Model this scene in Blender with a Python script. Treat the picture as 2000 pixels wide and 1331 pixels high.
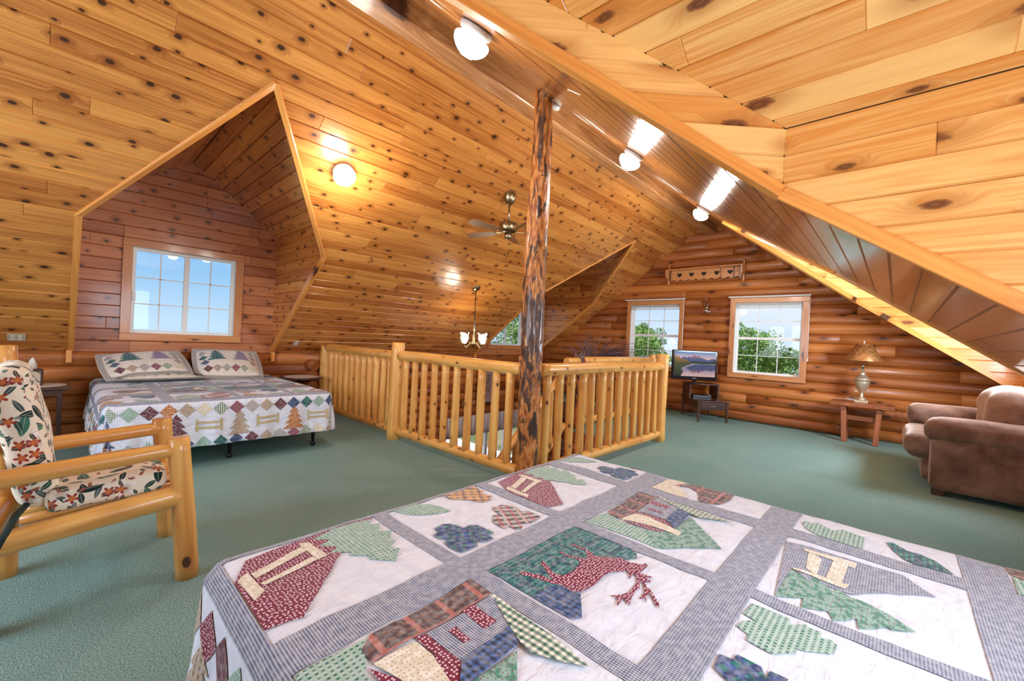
import bpy, bmesh, math, random
from mathutils import Vector, Matrix, Euler, noise
from mathutils.bvhtree import BVHTree

for _o in list(bpy.data.objects):
    bpy.data.objects.remove(_o, do_unlink=True)
scene = bpy.context.scene
COL = scene.collection
RNG = random.Random(11)
PI = math.pi

# ------------------------------------------------------------------ camera
FPX = 810.72
YAW, PITCH, ROLL = math.radians(42.93), math.radians(-0.127), math.radians(2.768)
_F = Vector((math.cos(YAW)*math.cos(PITCH), math.sin(YAW)*math.cos(PITCH), math.sin(PITCH)))
_R0 = Vector((math.sin(YAW), -math.cos(YAW), 0))
_U0 = _R0.cross(_F)
_R = _R0*math.cos(ROLL) + _U0*math.sin(ROLL)
_U = -_R0*math.sin(ROLL) + _U0*math.cos(ROLL)
cam_d = bpy.data.cameras.new('camera')
cam_d.sensor_fit = 'HORIZONTAL'
cam_d.sensor_width = 36.0
cam_d.lens = 36.0*FPX/2000.0
cam_d.clip_start = 0.02
cam_d.clip_end = 300
cam = bpy.data.objects.new('camera', cam_d)
COL.objects.link(cam)
cam.matrix_world = Matrix(((_R.x, _U.x, -_F.x, 0), (_R.y, _U.y, -_F.y, 0), (_R.z, _U.z, -_F.z, 1.2), (0, 0, 0, 1)))
scene.camera = cam

# ------------------------------------------------------------------ colour management
vs = scene.view_settings
vs.view_transform = 'Standard'
vs.look = 'None'
vs.exposure = 0.15
vs.gamma = 1.0
vs.use_curve_mapping = False

# ------------------------------------------------------------------ sky
world = bpy.data.worlds.new('sky')
scene.world = world
world.use_nodes = True
wn, wl = world.node_tree.nodes, world.node_tree.links
wn.clear()
w_out = wn.new('ShaderNodeOutputWorld')
w_bg = wn.new('ShaderNodeBackground')
w_bg.inputs['Strength'].default_value = 1.0
w_tc = wn.new('ShaderNodeTexCoord')
w_sep = wn.new('ShaderNodeSeparateXYZ')
w_ramp = wn.new('ShaderNodeValToRGB')
w_ramp.color_ramp.elements[0].position = 0.0
w_ramp.color_ramp.elements[0].color = (0.52, 0.73, 0.92, 1)
w_ramp.color_ramp.elements[1].position = 0.55
w_ramp.color_ramp.elements[1].color = (0.12, 0.34, 0.78, 1)
_e = w_ramp.color_ramp.elements.new(0.14)
_e.color = (0.20, 0.48, 0.84, 1)
w_map = wn.new('ShaderNodeMapping')
w_map.inputs['Scale'].default_value = (1.3, 1.3, 5.5)
w_noise = wn.new('ShaderNodeTexNoise')
w_noise.inputs['Scale'].default_value = 1.7
w_noise.inputs['Detail'].default_value = 5
w_cr = wn.new('ShaderNodeValToRGB')
w_cr.color_ramp.elements[0].position = 0.50
w_cr.color_ramp.elements[1].position = 0.80
w_mix = wn.new('ShaderNodeMix')
w_mix.data_type = 'RGBA'
w_mix.inputs[7].default_value = (0.86, 0.91, 0.96, 1)
wl.new(w_tc.outputs['Generated'], w_sep.inputs[0])
wl.new(w_sep.outputs['Z'], w_ramp.inputs[0])
wl.new(w_tc.outputs['Generated'], w_map.inputs[0])
wl.new(w_map.outputs[0], w_noise.inputs['Vector'])
wl.new(w_noise.outputs[0], w_cr.inputs[0])
wl.new(w_cr.outputs[0], w_mix.inputs[0])
wl.new(w_ramp.outputs[0], w_mix.inputs[6])
w_hz = wn.new('ShaderNodeMapRange')          # the haze is paler towards the far gable
w_hz.inputs[1].default_value, w_hz.inputs[2].default_value = 0.55, 1.0
w_hz.inputs[3].default_value, w_hz.inputs[4].default_value = 0.0, 0.6
w_mix2 = wn.new('ShaderNodeMix')
w_mix2.data_type = 'RGBA'
w_mix2.inputs[7].default_value = (0.78, 0.85, 0.94, 1)
wl.new(w_sep.outputs['X'], w_hz.inputs[0])
wl.new(w_hz.outputs[0], w_mix2.inputs[0])
wl.new(w_mix.outputs[2], w_mix2.inputs[6])
wl.new(w_mix2.outputs[2], w_bg.inputs[0])
wl.new(w_bg.outputs[0], w_out.inputs[0])

# ------------------------------------------------------------------ sun, daylight at the dormer windows, added fill light behind the camera
def light(name, kind, loc, energy, color=(1, 1, 1), direction=None, size=1.0, size_y=None):
    d = bpy.data.lights.new(name, kind)
    d.energy = energy
    d.color = color
    if kind == 'AREA':
        d.shape = 'RECTANGLE'
        d.size = size
        d.size_y = size_y or size
    elif kind == 'POINT':
        d.shadow_soft_size = size
    elif kind == 'SUN':
        d.angle = math.radians(1.0)
    o = bpy.data.objects.new(name, d)
    COL.objects.link(o)
    o.location = loc
    if direction:
        o.rotation_euler = Vector(direction).to_track_quat('-Z', 'Y').to_euler()
    return o

light('sun', 'SUN', (0, 0, 20), 3.2, (1.0, 0.95, 0.86), (0.5, 0.02, -0.87))
light('daylight_dormer_window', 'AREA', (0.9, -1.02, 1.52), 46, (0.74, 0.86, 1.0), (0, 1, 0.03), 1.0, 1.0)
light('daylight_dormer_window_far', 'AREA', (5.95, -1.02, 1.52), 120, (0.74, 0.86, 1.0), (0, 1, 0.03), 1.0, 1.0)
light('added_gable_fill', 'AREA', (-2.5, 2.9, 1.65), 120, (0.78, 0.88, 1.0), (1, .12, .12), 2.6, 1.2)  # added fill light; the near gable has no known window

# ------------------------------------------------------------------ node helpers and materials
MATS = {}

class NT:
    def __init__(self, name):
        m = bpy.data.materials.new(name)
        m.use_nodes = True
        self.m = m
        self.n, self.l = m.node_tree.nodes, m.node_tree.links
        self.b = self.n['Principled BSDF']
        MATS[name] = m
    def node(self, t, **k):
        x = self.n.new('ShaderNode'+t)
        for a, v in k.items():
            setattr(x, a, v)
        return x
    def link(self, a, b):
        self.l.new(a, b)
    def val(self, x, i, v):
        if hasattr(v, 'is_output') or hasattr(v, 'links'):
            self.l.new(v, x.inputs[i])
        else:
            x.inputs[i].default_value = v
    def math(self, op, a, b=0.0, c=None):
        x = self.node('Math', operation=op)
        self.val(x, 0, a)
        self.val(x, 1, b)
        if c is not None:
            self.val(x, 2, c)
        return x.outputs[0]
    def mix(self, f, a, b, blend='MIX'):
        x = self.node('Mix', data_type='RGBA', blend_type=blend)
        self.val(x, 0, f)
        self.val(x, 6, a)
        self.val(x, 7, b)
        return x.outputs[2]
    def mapv(self, v, scale=(1, 1, 1), loc=(0, 0, 0), rot=(0, 0, 0)):
        x = self.node('Mapping')
        self.link(v, x.inputs[0])
        x.inputs['Scale'].default_value = scale
        x.inputs['Location'].default_value = loc
        x.inputs['Rotation'].default_value = rot
        return x.outputs[0]
    def noise(self, v, scale, detail=3, rough=.5, dist=0.0):
        x = self.node('TexNoise')
        self.link(v, x.inputs['Vector'])
        x.inputs['Scale'].default_value = scale
        x.inputs['Detail'].default_value = detail
        x.inputs['Roughness'].default_value = rough
        x.inputs['Distortion'].default_value = dist
        return x.outputs[0]
    def voro(self, v, scale=1.0, dims='3D', rnd=1.0):
        x = self.node('TexVoronoi', voronoi_dimensions=dims)
        self.link(v, x.inputs['Vector'])
        x.inputs['Scale'].default_value = scale
        x.inputs['Randomness'].default_value = rnd
        return x
    def ramp(self, f, stops):
        x = self.node('ValToRGB')
        self.link(f, x.inputs[0])
        cr = x.color_ramp
        cr.elements[0].position, cr.elements[0].color = stops[0][0], c4(stops[0][1])
        cr.elements[1].position, cr.elements[1].color = stops[-1][0], c4(stops[-1][1])
        for p, c in stops[1:-1]:
            cr.elements.new(p).color = c4(c)
        return x.outputs[0]
    def smooth(self, f, lo, hi, a=0.0, b=1.0):
        x = self.node('MapRange', interpolation_type='SMOOTHSTEP')
        self.link(f, x.inputs[0])
        x.inputs[1].default_value, x.inputs[2].default_value = lo, hi
        x.inputs[3].default_value, x.inputs[4].default_value = a, b
        return x.outputs[0]
    def bump(self, h, strength=.3, dist=.01):
        x = self.node('Bump')
        x.inputs['Strength'].default_value = strength
        x.inputs['Distance'].default_value = dist
        self.link(h, x.inputs['Height'])
        self.link(x.outputs[0], self.b.inputs['Normal'])
    def col(self, c):
        self.val(self.b, 'Base Color', c)
    def set(self, **k):
        for a, v in k.items():
            self.b.inputs[a.replace('_', ' ')].default_value = v

def c4(c):
    return tuple(c) if len(c) == 4 else (c[0], c[1], c[2], 1.0)

def srgb(r, g, b):
    f = lambda v: (v/255/12.92) if v/255 <= .04045 else ((v/255+.055)/1.055)**2.4
    return (f(r), f(g), f(b), 1.0)

def plain(name, col, rough=.5, metal=0.0, **k):
    t = NT(name)
    t.col(c4(col))
    t.set(Roughness=rough, Metallic=metal)
    for a, v in k.items():
        t.b.inputs[a].default_value = v
    return t.m

def wood(name, light_c, dark_c, knot=(0.045, 0.014, 0.005), rough=.32, coat=.35, ka=4.3, kb=6.2, kr=.08, kprob=.84, vary=.35, grain=1.0, bands=0.5):
    """Boards with the grain along local X: grain streaks, cathedral bands and knots."""
    t = NT(name)
    tc = t.node('TexCoord').outputs['Object']
    rnd = t.node('ObjectInfo').outputs['Random']
    off = t.node('CombineXYZ')
    t.link(t.math('MULTIPLY', rnd, 61.0), off.inputs[0])
    t.link(t.math('MULTIPLY', rnd, 23.7), off.inputs[1])
    add = t.node('VectorMath', operation='ADD')
    t.link(tc, add.inputs[0])
    t.link(off.outputs[0], add.inputs[1])
    p = add.outputs[0]
    v = t.voro(t.mapv(p, (ka, kb, 0.0)), 1.0, '2D', .95)
    kd, kc = v.outputs['Distance'], v.outputs['Color']
    sep = t.node('SeparateColor')
    t.link(kc, sep.inputs[0])
    has = t.math('LESS_THAN', sep.outputs[0], kprob)
    size = t.math('MULTIPLY_ADD', sep.outputs[1], .9, .45)
    kdn = t.math('DIVIDE', kd, size)
    wob = t.noise(t.mapv(p, (30, 60, 30)), 1.0, 2)
    kdw = t.math('MULTIPLY_ADD', wob, .06, kdn)
    km = t.math('MULTIPLY', t.smooth(kdw, kr*.75+.03, kr*1.25+.03, 1, 0), has)
    halo = t.math('MULTIPLY', t.smooth(kdn, kr*.9, kr*3.6, 1, 0), has)
    # grain bends round the knots
    warp = t.node('CombineXYZ')
    t.link(t.math('MULTIPLY', halo, .05), warp.inputs[1])
    a2 = t.node('VectorMath', operation='ADD')
    t.link(p, a2.inputs[0])
    t.link(warp.outputs[0], a2.inputs[1])
    pw = a2.outputs[0]
    streak = t.noise(t.mapv(pw, (1.6, 60, 60)), 1.0, 4, .6, .25)
    broad = t.noise(t.mapv(pw, (.55, 9, 9)), 1.0, 2, .5, .4)
    rings = t.math('SINE', t.math('MULTIPLY', broad, 46.0))
    f = t.math('MULTIPLY_ADD', streak, .9*grain, t.math('MULTIPLY', broad, .55))
    f = t.math('ADD', f, t.math('MULTIPLY', rings, .055*bands))
    f = t.math('ADD', f, t.math('MULTIPLY', t.math('SUBTRACT', rnd, .5), vary))
    f = t.smooth(f, .35, 1.15)
    base = t.mix(f, c4(light_c), c4(dark_c))
    hc = tuple(dark_c[i]*(.62, .5, .42)[i] for i in range(3))
    base = t.mix(t.math('MULTIPLY', halo, .55), base, c4(hc))
    krings = t.math('SINE', t.math('MULTIPLY', kdn, 120.0))
    kcol = t.mix(t.math('MULTIPLY_ADD', krings, .25, .3), c4(knot), c4(tuple(min(1, k*2.6) for k in knot)))
    base = t.mix(km, base, kcol)
    t.col(base)
    t.set(Roughness=rough)
    t.b.inputs['Coat Weight'].default_value = coat
    t.b.inputs['Coat Roughness'].default_value = .12
    hgt = t.math('ADD', t.math('MULTIPLY', streak, .6), t.math('MULTIPLY', km, -.5))
    t.bump(hgt, .12, .004)
    return t.m

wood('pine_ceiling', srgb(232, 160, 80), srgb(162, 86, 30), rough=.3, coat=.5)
wood('pine_shaded_slope', srgb(176, 112, 54), srgb(112, 60, 24), rough=.24, coat=.8, kprob=.45, vary=.6)  # ceiling pine again, with the shade on this slope put into the colour
wood('pine_pale', srgb(244, 194, 118), srgb(216, 140, 62), knot=(.12, .04, .012), ka=1.6, kb=4.2, kr=.085, kprob=.7, vary=.7, rough=.34, coat=.3, bands=1.4)
wood('pine_reddened_wall', srgb(214, 140, 86), srgb(152, 80, 42), rough=.36, coat=.3, kprob=.7)  # same pine; reddish light on the dormer wall is put into the colour
wood('log_wall', srgb(208, 130, 64), srgb(138, 70, 26), ka=2.2, kb=5.5, kr=.09, kprob=.55, vary=.5, rough=.45, coat=.12)
wood('trim_wood', srgb(240, 170, 88), srgb(206, 122, 48), ka=1.4, kb=7, kprob=.4, vary=.15, coat=.3)
wood('window_casing', srgb(222, 156, 96), srgb(184, 112, 58), ka=2.0, kb=9, kprob=.45, vary=.15, coat=.3)
wood('beam_wood', srgb(214, 158, 102), srgb(150, 88, 44), ka=.8, kb=3, kprob=.3, vary=.1, coat=.15, rough=.45, bands=2.0)
wood('dark_wood', srgb(92, 56, 42), srgb(46, 27, 21), ka=.5, kb=2, kprob=.1, vary=.2, rough=.35, coat=.3)
wood('bench_wood', srgb(178, 104, 62), srgb(112, 58, 32), ka=1.5, kb=6, kprob=.35, vary=.3, rough=.45, coat=.15)

def peeled(name, light_c, dark_c, dens=1.0):
    t = NT(name)
    tc = t.node('TexCoord').outputs['Object']
    rnd = t.node('ObjectInfo').outputs['Random']
    off = t.node('CombineXYZ')
    t.link(t.math('MULTIPLY', rnd, 37.0), off.inputs[2])
    t.link(t.math('MULTIPLY', rnd, 11.0), off.inputs[0])
    add = t.node('VectorMath', operation='ADD')
    t.link(tc, add.inputs[0])
    t.link(off.outputs[0], add.inputs[1])
    p = add.outputs[0]
    v = t.voro(t.mapv(p, (11*dens, 11*dens, 6.5*dens)), 1.0)
    sep = t.node('SeparateColor')
    t.link(v.outputs['Color'], sep.inputs[0])
    has = t.math('LESS_THAN', sep.outputs[0], .8)
    km = t.math('MULTIPLY', t.smooth(v.outputs['Distance'], .09, .14, 1, 0), has)
    halo = t.math('MULTIPLY', t.smooth(v.outputs['Distance'], .1, .4, 1, 0), has)
    streak = t.noise(t.mapv(p, (30, 30, 1.8)), 1.0, 4, .6, .3)
    broad = t.noise(t.mapv(p, (7, 7, .9)), 1.0, 2, .5, .5)
    f = t.smooth(t.math('MULTIPLY_ADD', streak, .8, t.math('MULTIPLY', broad, .6)), .4, 1.05)
    base = t.mix(f, c4(light_c), c4(dark_c))
    base = t.mix(t.math('MULTIPLY', halo, .3), base, c4(tuple(dark_c[i]*(.7, .55, .45)[i] for i in range(3))))
    base = t.mix(km, base, (.09, .03, .01, 1))
    t.col(base)
    t.set(Roughness=.34)
    t.b.inputs['Coat Weight'].default_value = .35
    t.b.inputs['Coat Roughness'].default_value = .15
    t.bump(streak, .12, .004)
    return t.m

peeled('peeled_log', srgb(248, 196, 110), srgb(212, 134, 54))
peeled('chair_log', srgb(244, 190, 106), srgb(198, 118, 44), .6)

def bark():
    t = NT('bark_post')
    p = t.node('TexCoord').outputs['Object']
    a = t.noise(t.mapv(p, (14, 14, 4)), 1.0, 6, .62, .8)
    b = t.noise(t.mapv(p, (34, 34, 12)), 1.0, 4, .6)
    c = t.noise(t.mapv(p, (9, 9, 1.3), (3, 1, 7)), 1.0, 4, .6, .6)
    base = t.ramp(b, [(.3, srgb(120, 58, 20)), (.45, srgb(186, 104, 40)), (.6, srgb(218, 150, 78)), (.75, srgb(226, 178, 120))])
    base = t.mix(t.smooth(a, .5, .58), base, srgb(62, 34, 20))
    base = t.mix(t.smooth(c, .55, .61), base, t.ramp(b, [(.35, srgb(40, 24, 20)), (.62, srgb(112, 74, 52)), (.72, srgb(206, 176, 150))]))
    t.col(base)
    t.set(Roughness=.42)
    t.b.inputs['Coat Weight'].default_value = .3
    t.b.inputs['Coat Roughness'].default_value = .12
    t.bump(t.math('ADD', a, b), .7, .02)
bark()

def carpet():
    t = NT('carpet')
    p = t.node('TexCoord').outputs['Object']
    a = t.noise(t.mapv(p, (170, 170, 170)), 1.0, 2, .7)
    b = t.noise(p, 1.6, 3, .5, .4)
    base = t.mix(t.smooth(a, .3, .7), srgb(92, 128, 122), srgb(172, 206, 200))
    base = t.mix(t.math('MULTIPLY', t.smooth(b, .4, .7), .35), base, srgb(112, 156, 152))
    t.col(base)
    t.set(Roughness=.95)
    t.b.inputs['Specular IOR Level'].default_value = .1
    t.bump(a, .7, .012)
carpet()

plain('vinyl_white', srgb(240, 240, 236), .35)
plain('white_enamel', srgb(238, 238, 236), .3)
plain('ceramic', srgb(236, 230, 220), .25)
plain('outlet_plate', srgb(206, 192, 166), .4)
plain('dark_iron', (.02, .016, .014), .45, .6)
plain('brass_antique', srgb(158, 144, 112), .3, 1.0)
plain('bronze_blade', srgb(170, 120, 74), .4, .0)
plain('pewter', srgb(210, 196, 170), .36, .7)
plain('chrome', srgb(220, 220, 220), .15, 1.0)
plain('tv_black', (.008, .009, .011), .12)
plain('box_black', (.012, .014, .018), .3)
plain('cord_black', (.015, .014, .013), .6)
plain('cord_tan', srgb(150, 96, 48), .6)
plain('mattress_cloth', srgb(225, 222, 214), .9)
plain('twig', srgb(134, 114, 120), .8)
plain('twig_dark', srgb(62, 62, 74), .8)
plain('wicker', srgb(120, 84, 52), .8)
plain('doily', srgb(214, 202, 186), .9)
plain('blind_white', srgb(232, 230, 226), .6)
plain('strap_green', srgb(30, 52, 44), .8)
plain('soffit', srgb(120, 72, 36), .7)
plain('picture_mat', srgb(176, 150, 140), .6)
plain('deck_pale', srgb(246, 242, 234), .8)
plain('gold_frame', srgb(74, 46, 34), .4)

def lampshade():
    t = NT('copper_shade')
    p = t.node('TexCoord').outputs['Object']
    a = t.noise(p, 26, 5, .65)
    t.col(t.ramp(a, [(.3, srgb(120, 80, 44)), (.5, srgb(166, 112, 62)), (.7, srgb(196, 146, 92))]))
    t.set(Roughness=.42, Metallic=.4)
lampshade()

def emit(name, col, s):
    t = NT(name)
    t.col(c4(col))
    t.b.inputs['Emission Color'].default_value = c4(col)
    t.b.inputs['Emission Strength'].default_value = s
    return t.m
emit('globe_lit', (1.0, .97, .92), 2.4)
emit('bulb_lit', (1.0, .95, .86), 5.0)

def glass():
    t = NT('window_glass')
    tr = t.node('BsdfTransparent')
    gl = t.node('BsdfGlossy')
    gl.inputs['Roughness'].default_value = .02
    fr = t.node('Fresnel')
    fr.inputs[0].default_value = 1.3
    mx = t.node('MixShader')
    t.link(fr.outputs[0], mx.inputs[0])
    t.link(tr.outputs[0], mx.inputs[1])
    t.link(gl.outputs[0], mx.inputs[2])
    t.link(mx.outputs[0], t.n['Material Output'].inputs[0])
    t2 = NT('lamp_glass')
    tr = t2.node('BsdfTransparent')
    tr.inputs[0].default_value = (.93, .92, .9, 1)
    gl = t2.node('BsdfGlossy')
    gl.inputs['Roughness'].default_value = .05
    lw = t2.node('LayerWeight')
    lw.inputs[0].default_value = .35
    mx = t2.node('MixShader')
    t2.link(lw.outputs['Facing'], mx.inputs[0])
    t2.link(tr.outputs[0], mx.inputs[1])
    t2.link(gl.outputs[0], mx.inputs[2])
    t2.link(mx.outputs[0], t2.n['Material Output'].inputs[0])
glass()

# fabrics: printed on UV coordinates measured in metres
def uvc(t):
    return t.node('TexCoord').outputs['UV']

def cloth_finish(t, rough=.9, sheen=.2):
    t.set(Roughness=rough)
    t.b.inputs['Specular IOR Level'].default_value = .15
    t.b.inputs['Sheen Weight'].default_value = sheen

def plaid(name, c0, c1, c2, s=40.0, accent=None, sa=9.0, rot=0.0):
    t = NT(name)
    p = t.mapv(uvc(t), (s, s, 1), (0, 0, 0), (0, 0, rot))
    sp = t.node('SeparateXYZ')
    t.link(p, sp.inputs[0])
    gx = t.math('GREATER_THAN', t.math('FRACT', sp.outputs[0]), .5)
    gy = t.math('GREATER_THAN', t.math('FRACT', sp.outputs[1]), .5)
    base = t.mix(gx, c4(c0), c4(c1))
    base = t.mix(t.math('MULTIPLY', gy, t.math('MULTIPLY_ADD', gx, .5, .5)), base, c4(c2))
    if accent:
        ax = t.math('LESS_THAN', t.math('FRACT', t.math('MULTIPLY', sp.outputs[0], sa/s)), .16)
        ay = t.math('LESS_THAN', t.math('FRACT', t.math('MULTIPLY', sp.outputs[1], sa/s)), .16)
        base = t.mix(t.math('MULTIPLY', t.math('MAXIMUM', ax, ay), .75), base, c4(accent))
    n = t.noise(t.mapv(uvc(t), (1, 1, 1)), 60, 2)
    base = t.mix(t.smooth(n, .35, .7, 0, .18), base, (1, 1, 1, 1))
    t.col(base)
    cloth_finish(t)

def specks(name, c0, c1, s=75.0, r=.26, c2=None, dist=.5):
    t = NT(name)
    v = t.voro(uvc(t), s, '2D', .55)
    m = t.smooth(v.outputs['Distance'], r*.8, r*1.2, 1, 0)
    base = c4(c0)
    if c2:
        n = t.noise(uvc(t), s*.5, 2)
        base = t.mix(t.smooth(n, .45, .6), base, c4(c2))
    t.col(t.mix(m, base, c4(c1)))
    cloth_finish(t)

W = srgb
plaid('gingham', W(192, 196, 208), W(116, 124, 148), W(66, 76, 106), 170)
specks('maroon', W(122, 28, 54), W(230, 202, 212), 120, .27)
plaid('sageplaid', W(150, 184, 168), W(52, 110, 92), W(174, 200, 186), 88)
specks('sagefloral', W(148, 182, 168), W(140, 60, 72), 110, .16, W(84, 142, 124))
specks('cream', W(222, 214, 192), W(190, 168, 134), 105, .19, W(238, 233, 220))
specks('fencefloral', W(206, 188, 142), W(66, 56, 44), 110, .24, W(220, 206, 168))
plaid('brownplaid', W(92, 66, 62), W(122, 82, 62), W(74, 52, 58), 46, W(190, 110, 96), 12)
plaid('blueplaid', W(58, 96, 158), W(36, 56, 108), W(28, 38, 66), 66)
plaid('tealplaid', W(8, 94, 96), W(4, 54, 72), W(22, 132, 120), 78, W(14, 46, 78), 14)
plaid('greengingham', W(236, 234, 218), W(110, 150, 120), W(24, 84, 66), 64)
plaid('brownstripe', W(206, 150, 80), W(110, 76, 62), W(216, 170, 104), 34, W(120, 70, 60), 16, .6)
plaid('redstripe', W(146, 40, 62), W(52, 78, 78), W(186, 170, 164), 34, W(200, 186, 178), 16, .5)
plaid('bluestripe', W(62, 88, 152), W(10, 106, 104), W(34, 48, 98), 32, W(12, 52, 74), 16, .5)
plaid('graycheck', W(168, 164, 160), W(140, 136, 134), W(186, 182, 176), 70)
plaid('taupecheck', W(176, 152, 128), W(140, 118, 100), W(196, 178, 156), 56)
plaid('orangeplaid', W(190, 116, 54), W(122, 66, 34), W(214, 150, 84), 52)
plaid('plumplaid', W(96, 46, 62), W(66, 38, 56), W(120, 56, 66), 50)
plaid('navyplaid', W(48, 66, 104), W(34, 46, 78), W(86, 106, 146), 56)
plaid('lilacplaid', W(132, 112, 148), W(104, 84, 122), W(160, 146, 172), 60)

def quilt_white():
    t = NT('quilt_white')
    p = uvc(t)
    a = t.noise(p, 22, 4, .6, .6)
    b = t.noise(t.mapv(p, (9, 28, 1)), 1.0, 3, .55, .8)
    t.col(t.mix(t.smooth(a, .3, .7), W(215, 220, 234), W(229, 234, 245)))
    cloth_finish(t)
    t.bump(t.math('ADD', a, t.math('MULTIPLY', b, 1.3)), .42, .012)
    t2 = NT('quilt_cream')
    p = uvc(t2)
    a = t2.noise(p, 22, 4, .6, .6)
    t2.col(t2.mix(t2.smooth(a, .3, .7), W(232, 224, 208), W(244, 238, 226)))
    cloth_finish(t2)
    t2.bump(a, .35, .012)
quilt_white()

def floral():
    """Printed leaves and blossoms: every Voronoi cell carries one turned leaf or five-petalled flower."""
    t = NT('floral_cloth')
    p0 = uvc(t)
    def cell(scale, loc, rnd=.75):
        p = t.mapv(p0, (1, 1, 1), loc)
        v = t.voro(p, scale, '2D', rnd)
        d = t.node('VectorMath', operation='SUBTRACT')
        t.link(p, d.inputs[0])
        t.link(v.outputs['Position'], d.inputs[1])
        s = t.node('SeparateColor')
        t.link(v.outputs['Color'], s.inputs[0])
        q = t.node('SeparateXYZ')
        t.link(d.outputs[0], q.inputs[0])
        ang = t.math('MULTIPLY', s.outputs[0], 6.283)
        ca, sa = t.math('COSINE', ang), t.math('SINE', ang)
        x = t.math('ADD', t.math('MULTIPLY', q.outputs[0], ca), t.math('MULTIPLY', q.outputs[1], sa))
        y = t.math('SUBTRACT', t.math('MULTIPLY', q.outputs[1], ca), t.math('MULTIPLY', q.outputs[0], sa))
        return x, y, s.outputs[1], s.outputs[2]
    def leaf(base, scale, loc, length, width, c1, c2, prob):
        x, y, r1, r2 = cell(scale, loc)
        xn = t.math('DIVIDE', x, length)
        prof = t.math('MULTIPLY', t.math('SUBTRACT', 1.0, t.math('MULTIPLY', xn, xn)), width)
        dd = t.math('SUBTRACT', prof, t.math('ABSOLUTE', y))
        m = t.math('MULTIPLY', t.smooth(dd, -.0006, .0006), t.math('LESS_THAN', r2, prob))
        col = t.mix(t.smooth(r1, .45, .62), c4(c1), c4(c2))
        rib = t.math('MULTIPLY', t.smooth(t.math('ABSOLUTE', y), .0006, .0016, 1, 0), .5)
        col = t.mix(rib, col, W(196, 206, 190))
        return t.mix(m, base, col)
    def flower(base, scale, loc, rad, c1, c2, prob):
        x, y, r1, r2 = cell(scale, loc)
        th = t.math('ARCTAN2', y, x)
        rr = t.math('SQRT', t.math('ADD', t.math('MULTIPLY', x, x), t.math('MULTIPLY', y, y)))
        lim = t.math('MULTIPLY_ADD', t.math('COSINE', t.math('MULTIPLY', th, 5.0)), rad*.3, rad*.7)
        dd = t.math('SUBTRACT', lim, rr)
        on = t.math('LESS_THAN', r2, prob)
        m = t.math('MULTIPLY', t.smooth(dd, -.0006, .0006), on)
        col = t.mix(t.smooth(rr, rad*.15, rad*.8), c4(c2), c4(c1))
        base = t.mix(t.math('MULTIPLY', t.smooth(dd, -.003, -.0012), t.math('MULTIPLY', on, .35)), base, W(120, 110, 104))
        return t.mix(m, base, col)
    base = W(240, 230, 210)
    base = leaf(base, 13, (.31, .17, 0), .036, .009, W(70, 84, 84), W(120, 134, 136), .5)
    base = leaf(base, 10, (0, 0, 0), .045, .016, W(30, 50, 46), W(66, 120, 100), .72)
    base = leaf(base, 15, (.57, .83, 0), .026, .010, W(34, 54, 48), W(48, 84, 70), .6)
    base = flower(base, 9, (.2, .6, 0), .042, W(246, 242, 236), W(206, 190, 170), .4)
    base = flower(base, 12, (.9, .35, 0), .022, W(150, 46, 44), W(206, 120, 70), .42)
    base = leaf(base, 22, (.77, .13, 0), .016, .006, W(38, 58, 50), W(150, 60, 50), .45)
    t.col(base)
    cloth_finish(t, .85)
floral()

def suede():
    t = NT('suede_brown')
    p = t.node('TexCoord').outputs['Object']
    a = t.noise(p, 4, 4, .6, .5)
    b = t.noise(p, 300, 2)
    base = t.mix(t.smooth(a, .3, .72), W(96, 68, 56), W(142, 110, 94))
    t.col(base)
    t.set(Roughness=.85)
    t.b.inputs['Sheen Weight'].default_value = .7
    t.b.inputs['Sheen Roughness'].default_value = .4
    t.b.inputs['Sheen Tint'].default_value = (.9, .75, .66, 1)
    t.b.inputs['Specular IOR Level'].default_value = .15
    t.bump(t.math('ADD', a, t.math('MULTIPLY', b, .15)), .2, .03)
suede()

def foliage():
    t = NT('juniper_leaf')
    rnd = t.node('NewGeometry').outputs['Random Per Island']
    t.col(t.ramp(rnd, [(0, W(66, 104, 40)), (.45, W(116, 156, 62)), (.8, W(160, 190, 96)), (1, W(190, 200, 130))]))
    t.set(Roughness=.7)
    t = NT('tree_bark')
    p = t.node('TexCoord').outputs['Object']
    t.col(t.mix(t.noise(t.mapv(p, (12, 12, 2)), 1.0, 3), W(70, 54, 42), W(140, 116, 94)))
    t.set(Roughness=.9)
    t = NT('dry_ground')
    p = t.node('TexCoord').outputs['Object']
    t.col(t.mix(t.smooth(t.noise(p, .5, 5), .35, .65), W(176, 156, 118), W(118, 128, 76)))
    t.set(Roughness=1)
    t = NT('valance_cloth')
    p = t.node('TexCoord').outputs['Object']
    a = t.noise(t.mapv(p, (40, 40, 3)), 1.0, 3)
    t.col(t.mix(t.smooth(a, .35, .65), W(180, 164, 162), W(232, 224, 220)))
    t.set(Roughness=.9)
    t = NT('picture_print')
    p = t.node('TexCoord').outputs['Object']
    a = t.noise(p, 9, 4)
    t.col(t.mix(t.smooth(a, .4, .65), W(176, 148, 140), W(112, 82, 84)))
    t.set(Roughness=.3)
foliage()

# ------------------------------------------------------------------ object helpers
def link_obj(name, data, parent=None, matrix=None):
    o = bpy.data.objects.new(name, data)
    COL.objects.link(o)
    if parent is not None:
        o.parent = parent
    if matrix is not None:
        o.matrix_basis = matrix
    return o

def mesh(name, verts, faces, mat=None, smooth=False):
    m = bpy.data.meshes.new(name)
    m.from_pydata([tuple(v) for v in verts], [], faces)
    if mat:
        m.materials.append(MATS[mat])
    if smooth:
        m.polygons.foreach_set('use_smooth', [True]*len(m.polygons))
    m.update()
    return m

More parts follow.
